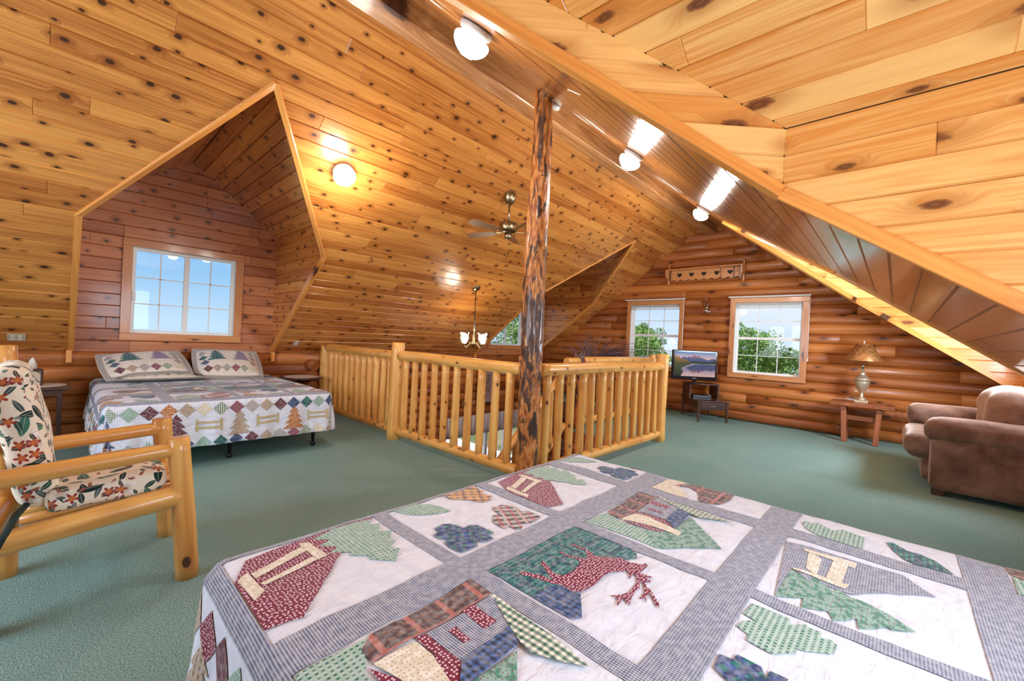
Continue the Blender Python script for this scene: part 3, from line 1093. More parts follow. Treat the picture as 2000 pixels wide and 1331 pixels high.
# ends of the crossing logs where the lower partition meets the long wall
ends = struct('wall_left_corner', None, 'stack of scribed log ends beside the railing at the low log wall')
for k in range(5):
    z = .085+k*.152
    pole('log_end', (2.44, YR+DW+.02, z), (2.44, YR+DW-.17, z), .082, .08, 'log_wall', ends, k, 18, 4, .03)
BLOCKS = {
 'A': [
  ('maroon',[(-14,264),(-1,48),(69,31),(235,225),(409,371),(404,403),(194,384),(46,349)]),
  ('sageplaid',[(215,360),(260,366),(275,374),(400,367),(378,334),(410,323),(373,273),(411,261),(378,212),(389,203),(344,158),(368,146),(323,92),(269,149),(288,148),(246,202),(259,208),(240,233),(217,249),(248,266),(213,306),(247,318)]),
  ('cream',[(9,266),(34,285),(40,177),(14,157)]),
  ('cream',[(177,356),(201,349),(210,243),(182,239)]),
  ('cream',[(37,272),(176,334),(179,305),(40,245)]),
  ('cream',[(42,216),(178,263),(181,240),(46,200)]),
 ],
 'L': [
  ('sageplaid',[(21,400),(79,404),(115,381),(147,341),(163,291),(167,251),(122,259),(76,290),(42,328)]),
  ('brownstripe',[(231,380),(280,396),(306,387),(325,398),(377,396),(386,378),(382,318),(356,301),(375,260),(343,251),(354,236),(300,229),(272,281),(229,326)]),
  ('redstripe',[(299,180),(337,175),(370,145),(363,115),(353,93),(376,78),(368,18),(299,12),(294,34),(262,8),(237,10),(242,43),(214,41),(215,94),(245,124),(275,118),(274,149)]),
  ('bluestripe',[(45,180),(84,189),(104,176),(114,141),(111,118),(141,126),(163,110),(170,41),(143,41),(139,12),(107,15),(89,33),(77,14),(50,16),(15,17),(11,62),(18,96),(40,95),(22,117),(17,147),(44,155)]),
 ],
 'H': [
  ('sageplaid',[(2,413),(132,402),(93,329),(94,242),(16,170),(16,268)]),
  ('sagefloral',[(94,242),(136,188),(322,177),(156,27),(16,170)]),
  ('brownplaid',[(142,404),(414,417),(415,342),(111,339),(110,378)]),
  ('maroon',[(100,333),(121,282),(128,258),(136,188),(102,227),(100,278)]),
  ('maroon',[(200,338),(225,333),(227,229),(181,180),(164,190),(203,279)]),
  ('cream',[(110,335),(196,326),(200,281),(189,233),(175,154),(138,152),(142,200),(128,258)]),
  ('gingham',[(225,333),(401,335),(388,238),(227,229)]),
  ('maroon',[(323,340),(354,337),(357,265),(319,264)]),
  ('maroon',[(262,312),(282,312),(278,261),(261,260)]),
  ('blueplaid',[(227,229),(364,236),(336,185),(181,180)]),
  ('greengingham',[(408,335),(426,327),(389,54),(357,97),(332,148),(339,183)]),
 ],
 'D': [
  ('tealplaid',[(-2,416),(397,422),(409,200),(367,181),(329,194),(296,240),(122,275),(104,254),(10,270)]),
  ('blueplaid',[(10,270),(76,269),(106,242),(105,198),(30,144),(10,157)]),
  ('maroon',[(59,353),(70,349),(93,305),(101,277),(117,308),(135,345),(148,349),(145,335),(126,293),(135,270),(169,261),(210,269),(223,282),(213,310),(214,343),(226,345),(221,320),(231,295),(246,268),(281,296),(278,348),(289,347),(292,300),(276,262),(298,238),(320,210),(320,182),(333,154),(349,148),(340,137),(293,138),(303,104),(286,119),(280,97),(269,114),(253,101),(244,84),(213,51),(197,45),(199,52),(235,85),(210,83),(187,69),(204,83),(190,90),(226,93),(257,111),(260,122),(226,106),(227,112),(185,106),(146,93),(166,118),(123,111),(154,128),(148,142),(178,125),(198,119),(250,124),(273,138),(276,149),(244,143),(277,163),(239,190),(204,194),(154,191),(110,200),(97,218),(104,247),(88,271),(69,320),(54,347)]),
 ],
 'E': [
  ('cream',[(-13,410),(162,419),(239,389),(228,333),(164,331),(104,328),(33,263),(-22,258),(-16,344)]),
  ('brownplaid',[(105,349),(147,345),(195,305),(251,252),(247,181),(214,139),(115,130),(25,146),(-31,187),(-13,214),(99,248),(134,296)]),
 ],
 'T': [
  ('gingham',[(379,394),(390,120),(314,62),(166,217),(166,251),(154,309),(191,344),(5,354)]),
  ('sagefloral',[(5,354),(185,349),(152,303),(187,295),(148,252),(171,246),(150,221),(151,198),(123,144),(84,103),(52,142),(60,146),(10,196),(49,201),(-2,239),(35,252),(0,300),(46,302)]),
  ('cream',[(357,330),(317,295),(198,294),(226,321)]),
  ('cream',[(345,270),(340,236),(211,241),(210,275)]),
  ('cream',[(353,345),(372,218),(336,221),(335,339)]),
  ('cream',[(196,348),(211,225),(183,231),(183,343)]),
 ],
 'M': [
  ('sageplaid',[(82,380),(111,369),(96,348),(132,344),(95,296),(138,271),(117,214),(-18,214),(-43,241),(-37,291),(7,323),(33,362)]),
  ('tealplaid',[(126,159),(140,146),(102,112),(103,80),(77,52),(43,35),(-34,17),(-52,20),(-36,52),(-20,91),(25,119),(77,145)]),
 ],
 'N': [
  ('sageplaid',[(315,391),(378,385),(382,343),(384,311),(356,308),(384,282),(375,274),(381,253),(353,253),(363,234),(353,224),(309,228),(276,266),(272,280),(251,285),(220,314),(225,362),(247,364),(259,390),(288,381),(307,364)]),
  ('bluestripe',[(97,386),(140,389),(144,365),(165,364),(166,338),(166,323),(146,310),(169,308),(170,279),(137,288),(73,346)]),
 ],
}

# ------------------------------------------------------------------ windows
def window(n, P, U, N, rect, label, style, blind=False):
    """P: a point of the wall plane at u=0, z=0. rect: outer casing (u0,u1,z0,z1)."""
    P, U, N = Vector(P), Vector(U), Vector(N)
    Z = Vector((0, 0, 1))
    root = struct('window_%d' % n, None, label)
    u0, u1, z0, z1 = rect
    at = lambda u, z, h: P+U*u+Z*z+N*h
    c = CW
    face = style['face']
    def bd(name, a, b, w, t, mat, h):
        return bar(name, at(*a, h), at(*b, h), w, t, mat, root, up=N)
    # casing boards, mitred look by lapping
    bd('casing', (u0, z1-c/2), (u1, z1-c/2), c, .024, 'window_casing', face)
    bd('casing', (u0, z0+c/2), (u1, z0+c/2), c, .024, 'window_casing', face)
    bd('casing', (u0+c/2, z0+c), (u0+c/2, z1-c), c, .022, 'window_casing', face)
    bd('casing', (u1-c/2, z0+c), (u1-c/2, z1-c), c, .022, 'window_casing', face)
    a0, a1, b0, b1 = u0+c, u1-c, z0+c, z1-c
    # jamb liner
    dep = face+.10
    for (p, q) in (((a0-.006, b0), (a0-.006, b1)), ((a1+.006, b0), (a1+.006, b1)), ((a0, b0-.006), (a1, b0-.006)), ((a0, b1+.006), (a1, b1+.006))):
        bar('jamb', at(*p, face-dep/2), at(*q, face-dep/2), .012, dep, 'vinyl_white', root, up=N)
    g = -.065
    fw = .035
    for (p, q) in (((a0+fw/2, b0), (a0+fw/2, b1)), ((a1-fw/2, b0), (a1-fw/2, b1)), ((a0+fw, b0+fw/2), (a1-fw, b0+fw/2)), ((a0+fw, b1-fw/2), (a1-fw, b1-fw/2))):
        bar('sash_rail', at(*p, g), at(*q, g), fw, .04, 'vinyl_white', root, up=N)
    i0, i1, j0, j1 = a0+fw, a1-fw, b0+fw, b1-fw
    lights = []
    if style['kind'] == 'slider':
        m = (i0+i1)/2
        bar('meeting_rail', at(m, j0, g+.01), at(m, j1, g+.01), .05, .045, 'vinyl_white', root, up=N)
        lights = [(i0, m-.025, j0, j1), (m+.025, i1, j0, j1)]
        cols, rows = 2, 3
        lat = bar('latch', at(i0-.01, j0+.36*(j1-j0), g+.03), at(i0-.01, j0+.48*(j1-j0), g+.03), .03, .02, 'vinyl_white', root, up=N)
    else:
        m = j0+(j1-j0)*.5
        bar('meeting_rail', at(i0, m, g+.01), at(i1, m, g+.01), .045, .045, 'vinyl_white', root, up=N)
        lights = [(i0, i1, j0, m-.022), (i0, i1, m+.022, j1)]
        cols, rows = style.get('cols', 3), 2
    for l in lights:
        for k in range(1, cols):
            u = l[0]+(l[1]-l[0])*k/cols
            bar('muntin', at(u, l[2], g), at(u, l[3], g), .012, .01, 'vinyl_white', root, up=N, bevel=0)
        for k in range(1, rows):
            z = l[2]+(l[3]-l[2])*k/rows
            bar('muntin', at(l[0], z, g), at(l[1], z, g), .012, .01, 'vinyl_white', root, up=N, bevel=0)
        vs_ = [at(l[0], l[2], g-.008), at(l[1], l[2], g-.008), at(l[1], l[3], g-.008), at(l[0], l[3], g-.008)]
        link_obj('pane', mesh('pane', vs_, [(0, 1, 2, 3)], 'window_glass'), root)
    return root

def blind(P, U, N, rect, label):
    """A raised cellular blind: head rail on the casing, stack under the top and a pull cord."""
    P, U, N = Vector(P), Vector(U), Vector(N)
    u0, u1, z0, z1 = rect
    Z = Vector((0, 0, 1))
    at = lambda u, z, h: P+U*u+Z*z+N*h
    t = thing('window_blind', label, 'blind', at((u0+u1)/2, z1, .09))
    inv = Matrix.Translation(-t.location)
    def add(o):
        o.parent = t
        o.matrix_basis = inv @ o.matrix_basis
        return o
    add(bar('head_rail', at(u0-.02, z1+.012, .105), at(u1+.02, z1+.012, .105), .06, .022, 'blind_white', None, up=Z))
    for k in range(4):
        add(bar('slat', at(u0+CW+.01, z1-CW-.012-k*.016, .03), at(u1-CW-.01, z1-CW-.012-k*.016, .03), .045, .007, 'blind_white', None, up=Z, bevel=0))
    add(bar('bottom_rail', at(u0+CW+.01, z1-CW-.085, .03), at(u1-CW-.01, z1-CW-.085, .03), .045, .014, 'blind_white', None, up=Z))
    x = u0-.015
    add(tube('pull_cord', [at(x, z1+.005, .12), at(x+.004, z1-.4, .12), at(x, z1-.98, .12)], .005, 'blind_white', None, 6))
    add(lathe('tassel', [(.003, .03), (.006, .02), (.011, -.02), (.009, -.03)], 'blind_white', None, at(x, z1-1.0, .12), 10))
    return t

window(1, (0, YR+DW, 0), (1, 0, 0), (0, -1, 0), WIN['d1'], 'sliding window full of blue sky above the far bed', dict(kind='slider', face=.014))
window(2, (0, YR+DW, 0), (1, 0, 0), (0, -1, 0), WIN['d2'], 'dormer window over the stairwell with trees outside', dict(kind='slider', face=.014))
window(3, (XG, 0, 0), (0, 1, 0), (-1, 0, 0), WIN['g1'], 'double-hung window between the television and the lamp', dict(kind='hung', face=.058))
window(4, (XG, 0, 0), (0, 1, 0), (-1, 0, 0), WIN['g2'], 'double-hung window behind the television', dict(kind='hung', face=.058))
window(5, (0, YR-DW, 0), (1, 0, 0), (0, 1, 0), WIN['r1'], 'dormer window beside the near bed', dict(kind='slider', face=.014))
window(6, (0, YR-DW, 0), (1, 0, 0), (0, 1, 0), WIN['r2'], 'dormer window behind the armchair', dict(kind='slider', face=.014))
blind((XG, 0, 0), (0, 1, 0), (-1, 0, 0), WIN['g1'], 'raised white blind with pull cord on the window nearest the lamp')
blind((XG, 0, 0), (0, 1, 0), (-1, 0, 0), WIN['g2'], 'raised white blind on the window behind the television')

# window of the room below: frames and mullions
lowr = struct('window_7', None, 'wide bright window of the room below')
yw = YR+DW+.02
for u in (4.98, 5.55, 6.115, 6.68, 7.25):
    bar('mullion', (u, yw, -2.2), (u, yw, -.72), .06, .06, 'vinyl_white', lowr, up=(0, -1, 0))
for z in (-2.2, -1.5, -.72):
    bar('rail', (4.95, yw, z), (7.28, yw, z), .06, .06, 'vinyl_white', lowr, up=(0, -1, 0))
for a, b in ((4.98, 5.55), (5.55, 6.115), (6.115, 6.68), (6.68, 7.25)):
    link_obj('pane', mesh('pane', [(a, yw, -2.2), (b, yw, -2.2), (b, yw, -.72), (a, yw, -.72)], [(0, 1, 2, 3)], 'window_glass'), lowr)

# gathered valance over it
vv, vf = [], []
NV = 160
for i in range(NV+1):
    x = 4.86+2.55*i/NV
    for k, z in enumerate((-.36, -.42, -.6, -.76)):
        vv.append((x, YR+DW-.10+.022*math.sin(i*.85)*(0.35+.3*k), z))
for i in range(NV):
    for k in range(3):
        a = i*4+k
        vf.append((a, a+1, a+5, a+4))
val = link_obj('window_valance', mesh('window_valance', vv, vf, 'valance_cloth', True))
val.modifiers.new('thick', 'SOLIDIFY').thickness = .004
tag(val, 'gathered grey valance over the window of the room below', 'curtain')

pic = thing('picture_frame', 'dark framed picture on the log wall below the stairwell window', 'picture', (5.98, YR+DW-.06, .2))
for p, q in (((-.23, 0, .35), (.23, 0, .35)), ((-.23, 0, -.35), (.23, 0, -.35)), ((-.215, 0, -.35), (-.215, 0, .35)), ((.215, 0, -.35), (.215, 0, .35))):
    bar('frame_side', p, q, .045, .03, 'gold_frame', pic, up=(0, -1, 0))
box('backing_board', (-.21, .004, -.34), (.21, .012, .34), 'picture_mat', pic)
box('print', (-.13, -.002, -.24), (.13, .004, .24), 'picture_print', pic)

# ------------------------------------------------------------------ log post and railings
def bark_post():
    p0, p1 = Vector((2.655, 2.235, 0.0)), Vector((2.615, 2.215, 3.30))
    n, rings = 40, 150
    L = (p1-p0).length
    verts, faces = [], []
    for k in range(rings+1):
        z = L*k/rings
        f = k/rings
        r = .082+.012*math.sin(f*3.0)-.014*max(0, f-.5)*2+(.02 if z < .1 else 0)*(1-z/.1)
        cx = .018*noise.noise(Vector((0, z*.9, 1)))
        cy = .018*noise.noise(Vector((3, z*.9, 1)))
        for i in range(n):
            a = 2*PI*i/n
            q = Vector((math.cos(a), math.sin(a), 0))
            b = noise.noise(Vector((q.x*2.2, q.y*2.2, z*2.2)))
            c = noise.noise(Vector((q.x*6, q.y*6, z*9+4)))
            d = noise.noise(Vector((q.x*13, q.y*13, z*26+9)))
            rr = r*(1+.07*b+.055*c+.03*d)
            yw_ = p0.y+(p1.y-p0.y)*f+cy+q.y*rr
            verts.append((cx+q.x*rr, cy+q.y*rr, min(z, ZR-T*(YR-yw_)+.004)))
    for k in range(rings):
        for i in range(n):
            j = (i+1) % n
            faces.append((k*n+i, k*n+j, (k+1)*n+j, (k+1)*n+i))
    faces.append(tuple(reversed(range(n))))
    faces.append(tuple(range(rings*n, (rings+1)*n)))
    t = thing('log_post', 'rough varnished log post with patches of bark from floor to roof', 'post', p0)
    link_obj('trunk', mesh('trunk', verts, faces, 'bark_post', True), t, Matrix.Translation(-p0) @ z_to(p0, p1))
    for z, a, s in ((1.02, 2.6, .030), (1.92, 4.6, .026), (.55, 3.3, .034), (2.5, 4.0, .022)):
        k = soft_mesh('branch_stub', s*2, s*2, s*2.2, 'bark_post', .95, 4, 0, .006, z)
        c = p0.lerp(p1, z/3.23)-p0+Vector((math.cos(a), math.sin(a), 0))*.082
        link_obj('branch_stub', k, t, Matrix.Translation(c))
bark_post()

BAL = [log_mesh('baluster', .80, .040, .034, 'peeled_log', s, 12, 8, .06) for s in range(4)]

def rail_run(root, p, q, n, first=.5, last=.5, zt=.955, zb=.095, seed=0, org=(0, 0, 0)):
    p, q, org = Vector(p), Vector(q), Vector(org)
    d = q-p
    a = p-org
    b = q-org
    pole('top_rail', (a.x, a.y, zt), (b.x, b.y, zt), .058, .054, 'peeled_log', root, seed+.3, 18, 24, .04)
    pole('bottom_rail', (a.x, a.y, zb), (b.x, b.y, zb), .05, .047, 'peeled_log', root, seed+.7, 16, 24, .05)
    rng = random.Random(int(seed*10)+5)
    for i in range(n):
        f = (first+i)/(n-1+first+last)
        c = a+(b-a)*f
        o = link_obj('baluster', BAL[rng.randrange(4)], root)
        up = rng.random() < .5
        M = Matrix.Translation((c.x, c.y, zb+.025)) @ Matrix.Rotation(rng.uniform(-.012, .012), 4, 'X') @ Matrix.Rotation(rng.uniform(0, 6.28), 4, 'Z')
        if not up:
            M = Matrix.Translation((c.x, c.y, zb+.825)) @ Matrix.Rotation(PI, 4, 'X') @ Matrix.Rotation(rng.uniform(0, 6.28), 4, 'Z')
        o.matrix_basis = M

RX = 2.61
r1 = thing('log_railing', 'peeled log railing running from the bark post towards the far bed', 'railing', (RX, 4.2, 0))
o1 = (RX, 4.2, 0)
pole('post', (-.02, 0, 0), (0, 0, 1.10), .078, .072, 'peeled_log', r1, 2, 18, 12)
pole('post', (0, 1.93, 0), (0, 1.93, .98), .085, .075, 'peeled_log', r1, 3, 18, 12)
rail_run(r1, (RX, 4.13, 0), (RX+.02, 2.31, 0), 10, .55, .75, seed=1, org=o1)
rail_run(r1, (RX, 6.06, 0), (RX, 4.27, 0), 11, .75, .55, seed=2, org=o1)
r2 = thing('log_railing', 'peeled log railing between the bark post and the television', 'railing', (5.19, 2.19, 0))
pole('post', (0, 0, 0), (.02, 0, 1.105), .078, .072, 'peeled_log', r2, 4, 18, 12)
rail_run(r2, (2.74, 2.21, 0), (5.13, 2.19, 0), 13, .6, .75, seed=3, org=(5.19, 2.19, 0))
r3 = thing('log_railing', 'peeled log railing on the far side of the stair head', 'railing', (4.9, 3.25, 0))
pole('post', (0, 0, 0), (0, 0, 1.07), .075, .07, 'bark_post', r3, 5, 18, 14, .06)
rail_run(r3, (4.97, 3.25, 0), (7.2, 3.25, 0), 12, .6, .6, seed=4, org=(4.9, 3.25, 0))
pole('post', (2.37, 0, 0), (2.37, 0, 1.05), .075, .07, 'peeled_log', r3, 6, 16, 10)

# ------------------------------------------------------------------ staircase down between the railings
st = thing('log_staircase', 'open log staircase dropping between the two railings', 'staircase', (4.90, 2.75, 0))
NS = 13
RISE, RUN = 2.6/NS, .225
for k in range(1, NS):
    x = -RUN*k
    z = -RISE*k
    me = box_mesh('tread', .27, .84, .055, 'bench_wood', .006, 1)
    link_obj('tread', me, st, Matrix.Translation((x, 0, z)))
for y in (-.40, .44):
    bar('stringer', (-.19, y, -.16-.21*RISE/RUN), (-RUN*12.6, y, -.16-RISE*12.6), .06, .22, 'peeled_log', st)
slope = RISE/RUN
pole('handrail', (-.34, .47, .86), (-2.4, .47, .86-2.06*.84), .045, .042, 'peeled_log', st, 7, 14, 16)
pole('handrail', (-.34, .47, .10), (-2.4, .47, .10-2.06*.84), .04, .038, 'peeled_log', st, 8, 14, 16)
pole('handrail_return', (-.35, .47, .945), (-.05, .49, .945), .05, .05, 'peeled_log', st, 9, 14, 6)
for k in range(9):
    x = -.45-.21*k
    z = .12+(x+.34)*.84
    o = link_obj('baluster', BAL[k % 4], st)
    o.matrix_basis = Matrix.Translation((x, .47, z-.02))

# ------------------------------------------------------------------ ceiling lights
def globe_light(p, n, label, energy):
    p, n = Vector(p), Vector(n).normalized()
    t = thing('ceiling_light', label, 'ceiling light', p, 0, 'white globe ceiling lights')
    q = Vector((0, 0, -1)).rotation_difference(n).to_matrix().to_4x4()
    base = lathe_mesh('base', [(.075, 0), (.09, -.004), (.092, -.022), (.084, -.034), (.07, -.04), (.07, -.052)], 'white_enamel', 28)
    link_obj('base', base, t, q)
    gl = [(.068, -.045)]
    for k in range(1, 13):
        a = PI*k/13
        gl.append((.1*math.sin(.72+a*.77) if k < 12 else .03, -.045-.105*(1-math.cos(a*.97))/2))
    link_obj('globe', lathe_mesh('globe', gl, 'globe_lit', 28), t, q)
    li = light('ceiling_lamp', 'POINT', (0, 0, 0), energy, (1.0, .95, .88), size=.1)
    li.parent = t
    li.location = n*.32
    return t

NLs = Vector((0, -T, -1))
NRs = Vector((0, T, -1))
def on_left(x, y):
    return Vector((x, y, ZR-T*(y-YR)))
def on_right(x, y):
    return Vector((x, y, ZR-T*(YR-y)))
globe_light(on_left(1.69, 3.80), NLs, 'lit white globe light on the slope right of the sky window dormer', 26)
globe_light(on_right(1.44, 1.70), NRs, 'lit white globe light on the glossy slope, nearest the pale dormer', 20)
globe_light(on_right(3.36, 1.76), NRs, 'lit white globe light in the middle of the row on the glossy slope', 30)
globe_light(on_right(5.40, 1.84), NRs, 'lit white globe light at the gable end of the glossy slope', 30)

sd = thing('smoke_detector', 'small white smoke detector on the slope beside the bark post', 'smoke detector', on_right(2.80, 2.24))
qd = Vector((0, 0, -1)).rotation_difference(NRs.normalized()).to_matrix().to_4x4()
link_obj('housing', lathe_mesh('housing', [(.055, 0), (.06, -.008), (.058, -.03), (.04, -.04)], 'white_enamel', 24), sd, qd)
link_obj('grille', lathe_mesh('grille', [(.03, -.038), (.03, -.044), (.012, -.046)], 'outlet_plate', 20), sd, qd)

# ------------------------------------------------------------------ ceiling fan
fp = on_left(3.55, 3.45)
fan = thing('ceiling_fan', 'antique brass ceiling fan with five wooden blades hanging from the slope', 'ceiling fan', fp)
lathe('canopy', [(.012, -.13), (.045, -.115), (.07, -.06), (.075, -.01), (.06, .03)], 'brass_antique', fan, (0, 0, 0), 24)
lathe('downrod', [(.012, -.12), (.012, -.34)], 'brass_antique', fan, (0, 0, 0), 14)
lathe('motor', [(.03, -.33), (.095, -.345), (.108, -.36), (.108, -.43), (.095, -.45), (.06, -.465)], 'brass_antique', fan, (0, 0, 0), 28)
lathe('switch_cup', [(.04, -.46), (.042, -.52), (.03, -.535), (.008, -.54)], 'brass_antique', fan, (0, 0, 0), 20)
tube('pull_chain', [(.02, 0, -.54), (.022, 0, -.63), (.022, 0, -.69)], .0025, 'brass_antique', fan, 6)
lathe('pull_knob', [(.003, .012), (.009, 0), (.006, -.012)], 'dark_iron', fan, (.022, 0, -.70), 10)
for k in range(5):
    a = math.radians(-47+8+72*k)
    bv, bf = [], []
    prof = [(.17, .04), (.21, .052), (.33, .06), (.48, .064), (.555, .06), (.58, .03)]
    for s in (-.003, .003):
        for r, w in prof:
            bv.append((r, -w, s))
        for r, w in reversed(prof):
            bv.append((r, w, s))
    n = len(prof)*2
    bf = [tuple(reversed(range(n))), tuple(range(n, 2*n))]+[(i, (i+1) % n, n+(i+1) % n, n+i) for i in range(n)]
    M = Matrix.Translation((0, 0, -.455)) @ Matrix.Rotation(a, 4, 'Z') @ Matrix.Rotation(math.radians(13), 4, 'X')
    b = link_obj('blade', mesh('blade', bv, bf, 'bronze_blade'), fan, M)
    link_obj('blade_arm', box_mesh('blade_arm', .12, .03, .008, 'brass_antique', .002, 1), b, Matrix.Translation((.13, 0, .006)))

# ------------------------------------------------------------------ chandelier
cp = on_left(4.27, 4.775)
ch = thing('chandelier', 'small brass chandelier with lit glass tulip shades over the stairwell', 'chandelier', cp)
qc = Vector((0, 0, -1)).rotation_difference(NLs.normalized()).to_matrix().to_4x4()
link_obj('canopy', lathe_mesh('canopy', [(.062, 0), (.066, -.01), (.05, -.025), (.015, -.035)], 'brass_antique', 24), ch, qc)
tube('chain', [(0, 0, -.02), (0, 0, -.35), (0, 0, -.66)], .006, 'dark_iron', ch, 8)
lathe('stem', [(.004, -.62), (.018, -.66), (.010, -.69), (.016, -.72), (.016, -.83), (.03, -.85), (.022, -.88), (.008, -.90), (.003, -.93)], 'brass_antique', ch, (0, 0, 0), 18)
for k, ang in enumerate((-47-24, -47+24, 133-24, 133+24)):
    a = math.radians(ang)
    dx, dy = math.cos(a), math.sin(a)
    pts = [(dx*r, dy*r, z) for r, z in ((.015, -.86), (.05, -.845), (.08, -.885), (.115, -.925), (.145, -.90), (.15, -.875))]
    arm = tube('arm', pts, .006, 'brass_antique', ch, 8)
    lathe('cup', [(.008, 0), (.022, .012), (.026, .03)], 'brass_antique', arm, (dx*.15, dy*.15, -.885), 16)
    sh = lathe('glass_shade', [(.026, .02), (.056, .06), (.068, .11), (.062, .15), (.08, .20)], 'lamp_glass', arm, (dx*.15, dy*.15, -.885), 20, True, False)
    lathe('bulb', [(.010, .02), (.034, .06), (.045, .11), (.034, .16), (.006, .18)], 'bulb_lit', arm, (dx*.15, dy*.15, -.885), 14)
cl = light('chandelier_lamp', 'POINT', (0, 0, -.62), 10, (1, .88, .7), size=.12)
cl.parent = ch

# ------------------------------------------------------------------ quilts
def fold_map(a0, a1, b0, b1, ztop, r=.06, flare=.09, rip=.012, seed=0.0, amp=.006):
    """Flat quilt coordinates (u,v) to a cloth laid over a mattress a0..a1 x b0..b1, hanging at both sides and at b1."""
    def fn(u, v, lift=0.0):
        cu = min(max(u, a0+r), a1-r)
        cv = min(v, b1-r)
        du, dv = u-cu, v-cv
        d = max(abs(du), abs(dv))
        n = amp*(noise.noise(Vector((u*7+seed, v*7, seed)))+.5*noise.noise(Vector((u*17+seed, v*17, seed+3))))
        crown = .0
        if d < 1e-7:
            return Vector((u, v, ztop+n+lift))
        h = math.hypot(du, dv)
        nx, ny = du/h, dv/h
        q = r*PI/2
        if d < q:
            a = d/r
            out, dz = r*math.sin(a), -r*(1-math.cos(a))
            on, oz = math.sin(a), math.cos(a)
        else:
            e = d-q
            ph = (u if abs(dv) > abs(du) else v)
            wv = rip*math.sin(ph*21+seed)*min(1, e/.2)+rip*.6*math.sin(ph*47+1.7+seed)*min(1, e/.25)
            out, dz = r+flare*e+wv, -r-e
            on, oz = 1.0, flare
        out += lift*on
        return Vector((cu+nx*out, cv+ny*out, ztop+dz+n*.6+lift*oz))
    return fn

def patch_mesh(name, poly, fn, mat, lift, step=.03):
    bm = bmesh.new()
    vs_ = [bm.verts.new((x, y, 0)) for x, y in poly]
    if area(poly) < 0:
        vs_ = vs_[::-1]
    bm.faces.new(vs_)
    bm.normal_update()
    bmesh.ops.triangulate(bm, faces=list(bm.faces), ngon_method='EAR_CLIP')
    for ax in (0, 1):
        lo = min(p[ax] for p in poly)
        hi = max(p[ax] for p in poly)
        k = math.floor(lo/step)+1
        while k*step < hi:
            co, no = [0, 0, 0], [0, 0, 0]
            co[ax], no[ax] = k*step, 1
            bmesh.ops.bisect_plane(bm, geom=list(bm.verts)+list(bm.edges)+list(bm.faces), plane_co=co, plane_no=no, dist=1e-6)
            k += 1
    bmesh.ops.triangulate(bm, faces=[f for f in bm.faces if len(f.verts) > 4])
    uvl = bm.loops.layers.uv.new('UVMap')
    for f in bm.faces:
        if f.calc_center_median().z == 0 and f.normal.z < 0:
            pass
        for lp in f.loops:
            lp[uvl].uv = (lp.vert.co.x, lp.vert.co.y)
    bm.normal_update()
    if sum(f.normal.z for f in bm.faces) < 0:
        bmesh.ops.reverse_faces(bm, faces=list(bm.faces))
    for v in bm.verts:
        v.co = fn(v.co.x, v.co.y, lift)
    return bm_mesh(name, bm, mat, True)

def cloth_mesh(name, u0, u1, v0, v1, fn, mat, step=.026, thick=.012):
    nu, nv = int((u1-u0)/step)+1, int((v1-v0)/step)+1
    verts, faces, uvs = [], [], []
    for j in range(nv+1):
        for i in range(nu+1):
            u, v = u0+(u1-u0)*i/nu, v0+(v1-v0)*j/nv
            verts.append(fn(u, v))
            uvs.append((u, v))
    for j in range(nv):
        for i in range(nu):
            a = j*(nu+1)+i
            faces.append((a, a+1, a+nu+2, a+nu+1))
    m = mesh(name, verts, faces, mat, True)
    uvl = m.uv_layers.new(name='UVMap')
    for lp in m.loops:
        uvl.data[lp.index].uv = uvs[lp.vertex_index]
    return m

DIAMONDS = ['blueplaid', 'tealplaid', 'greengingham', 'sageplaid', 'plumplaid', 'orangeplaid', 'taupecheck', 'cream', 'greengingham', 'maroon', 'graycheck', 'taupecheck', 'plumplaid', 'blueplaid', 'tealplaid', 'sageplaid']
TREES = ['orangeplaid', 'taupecheck', 'plumplaid', 'navyplaid', 'greengingham']
def tree_poly(cx, cy, s, flip, along):
    half = [(0, .5), (.22, .23), (.09, .24), (.32, -.02), (.14, -.01), (.41, -.27), (.19, -.26), (.5, -.5)]
    pts = half+[(-x, y) for x, y in reversed(half[1:])]
    out = []
    for x, y in pts:
        y = y*flip
        p = (x*s, y*s*1.05)
        out.append((cx+p[0], cy+p[1]) if along == 'u' else (cx+p[1], cy+p[0]))
    return out
def diamond(cx, cy, s):
    return [(cx-s, cy), (cx, cy-s), (cx+s, cy), (cx, cy+s)]
def rect(a, b, c, d):
    return [(a, c), (b, c), (b, d), (a, d)]

CXS = [(.285, .70), (.75, 1.15), (1.20, 1.62), (1.70, 2.115)]
RYS = [(.85, 1.23), (.335, .75), (-.155, .24), (-.66, -.25)]
LAYOUT = [['A', 'L', 'A', 'L'], ['H', 'D', 'H', 'E'], ['L', 'N', 'T', 'M'], ['D', 'H', 'L', 'H']]

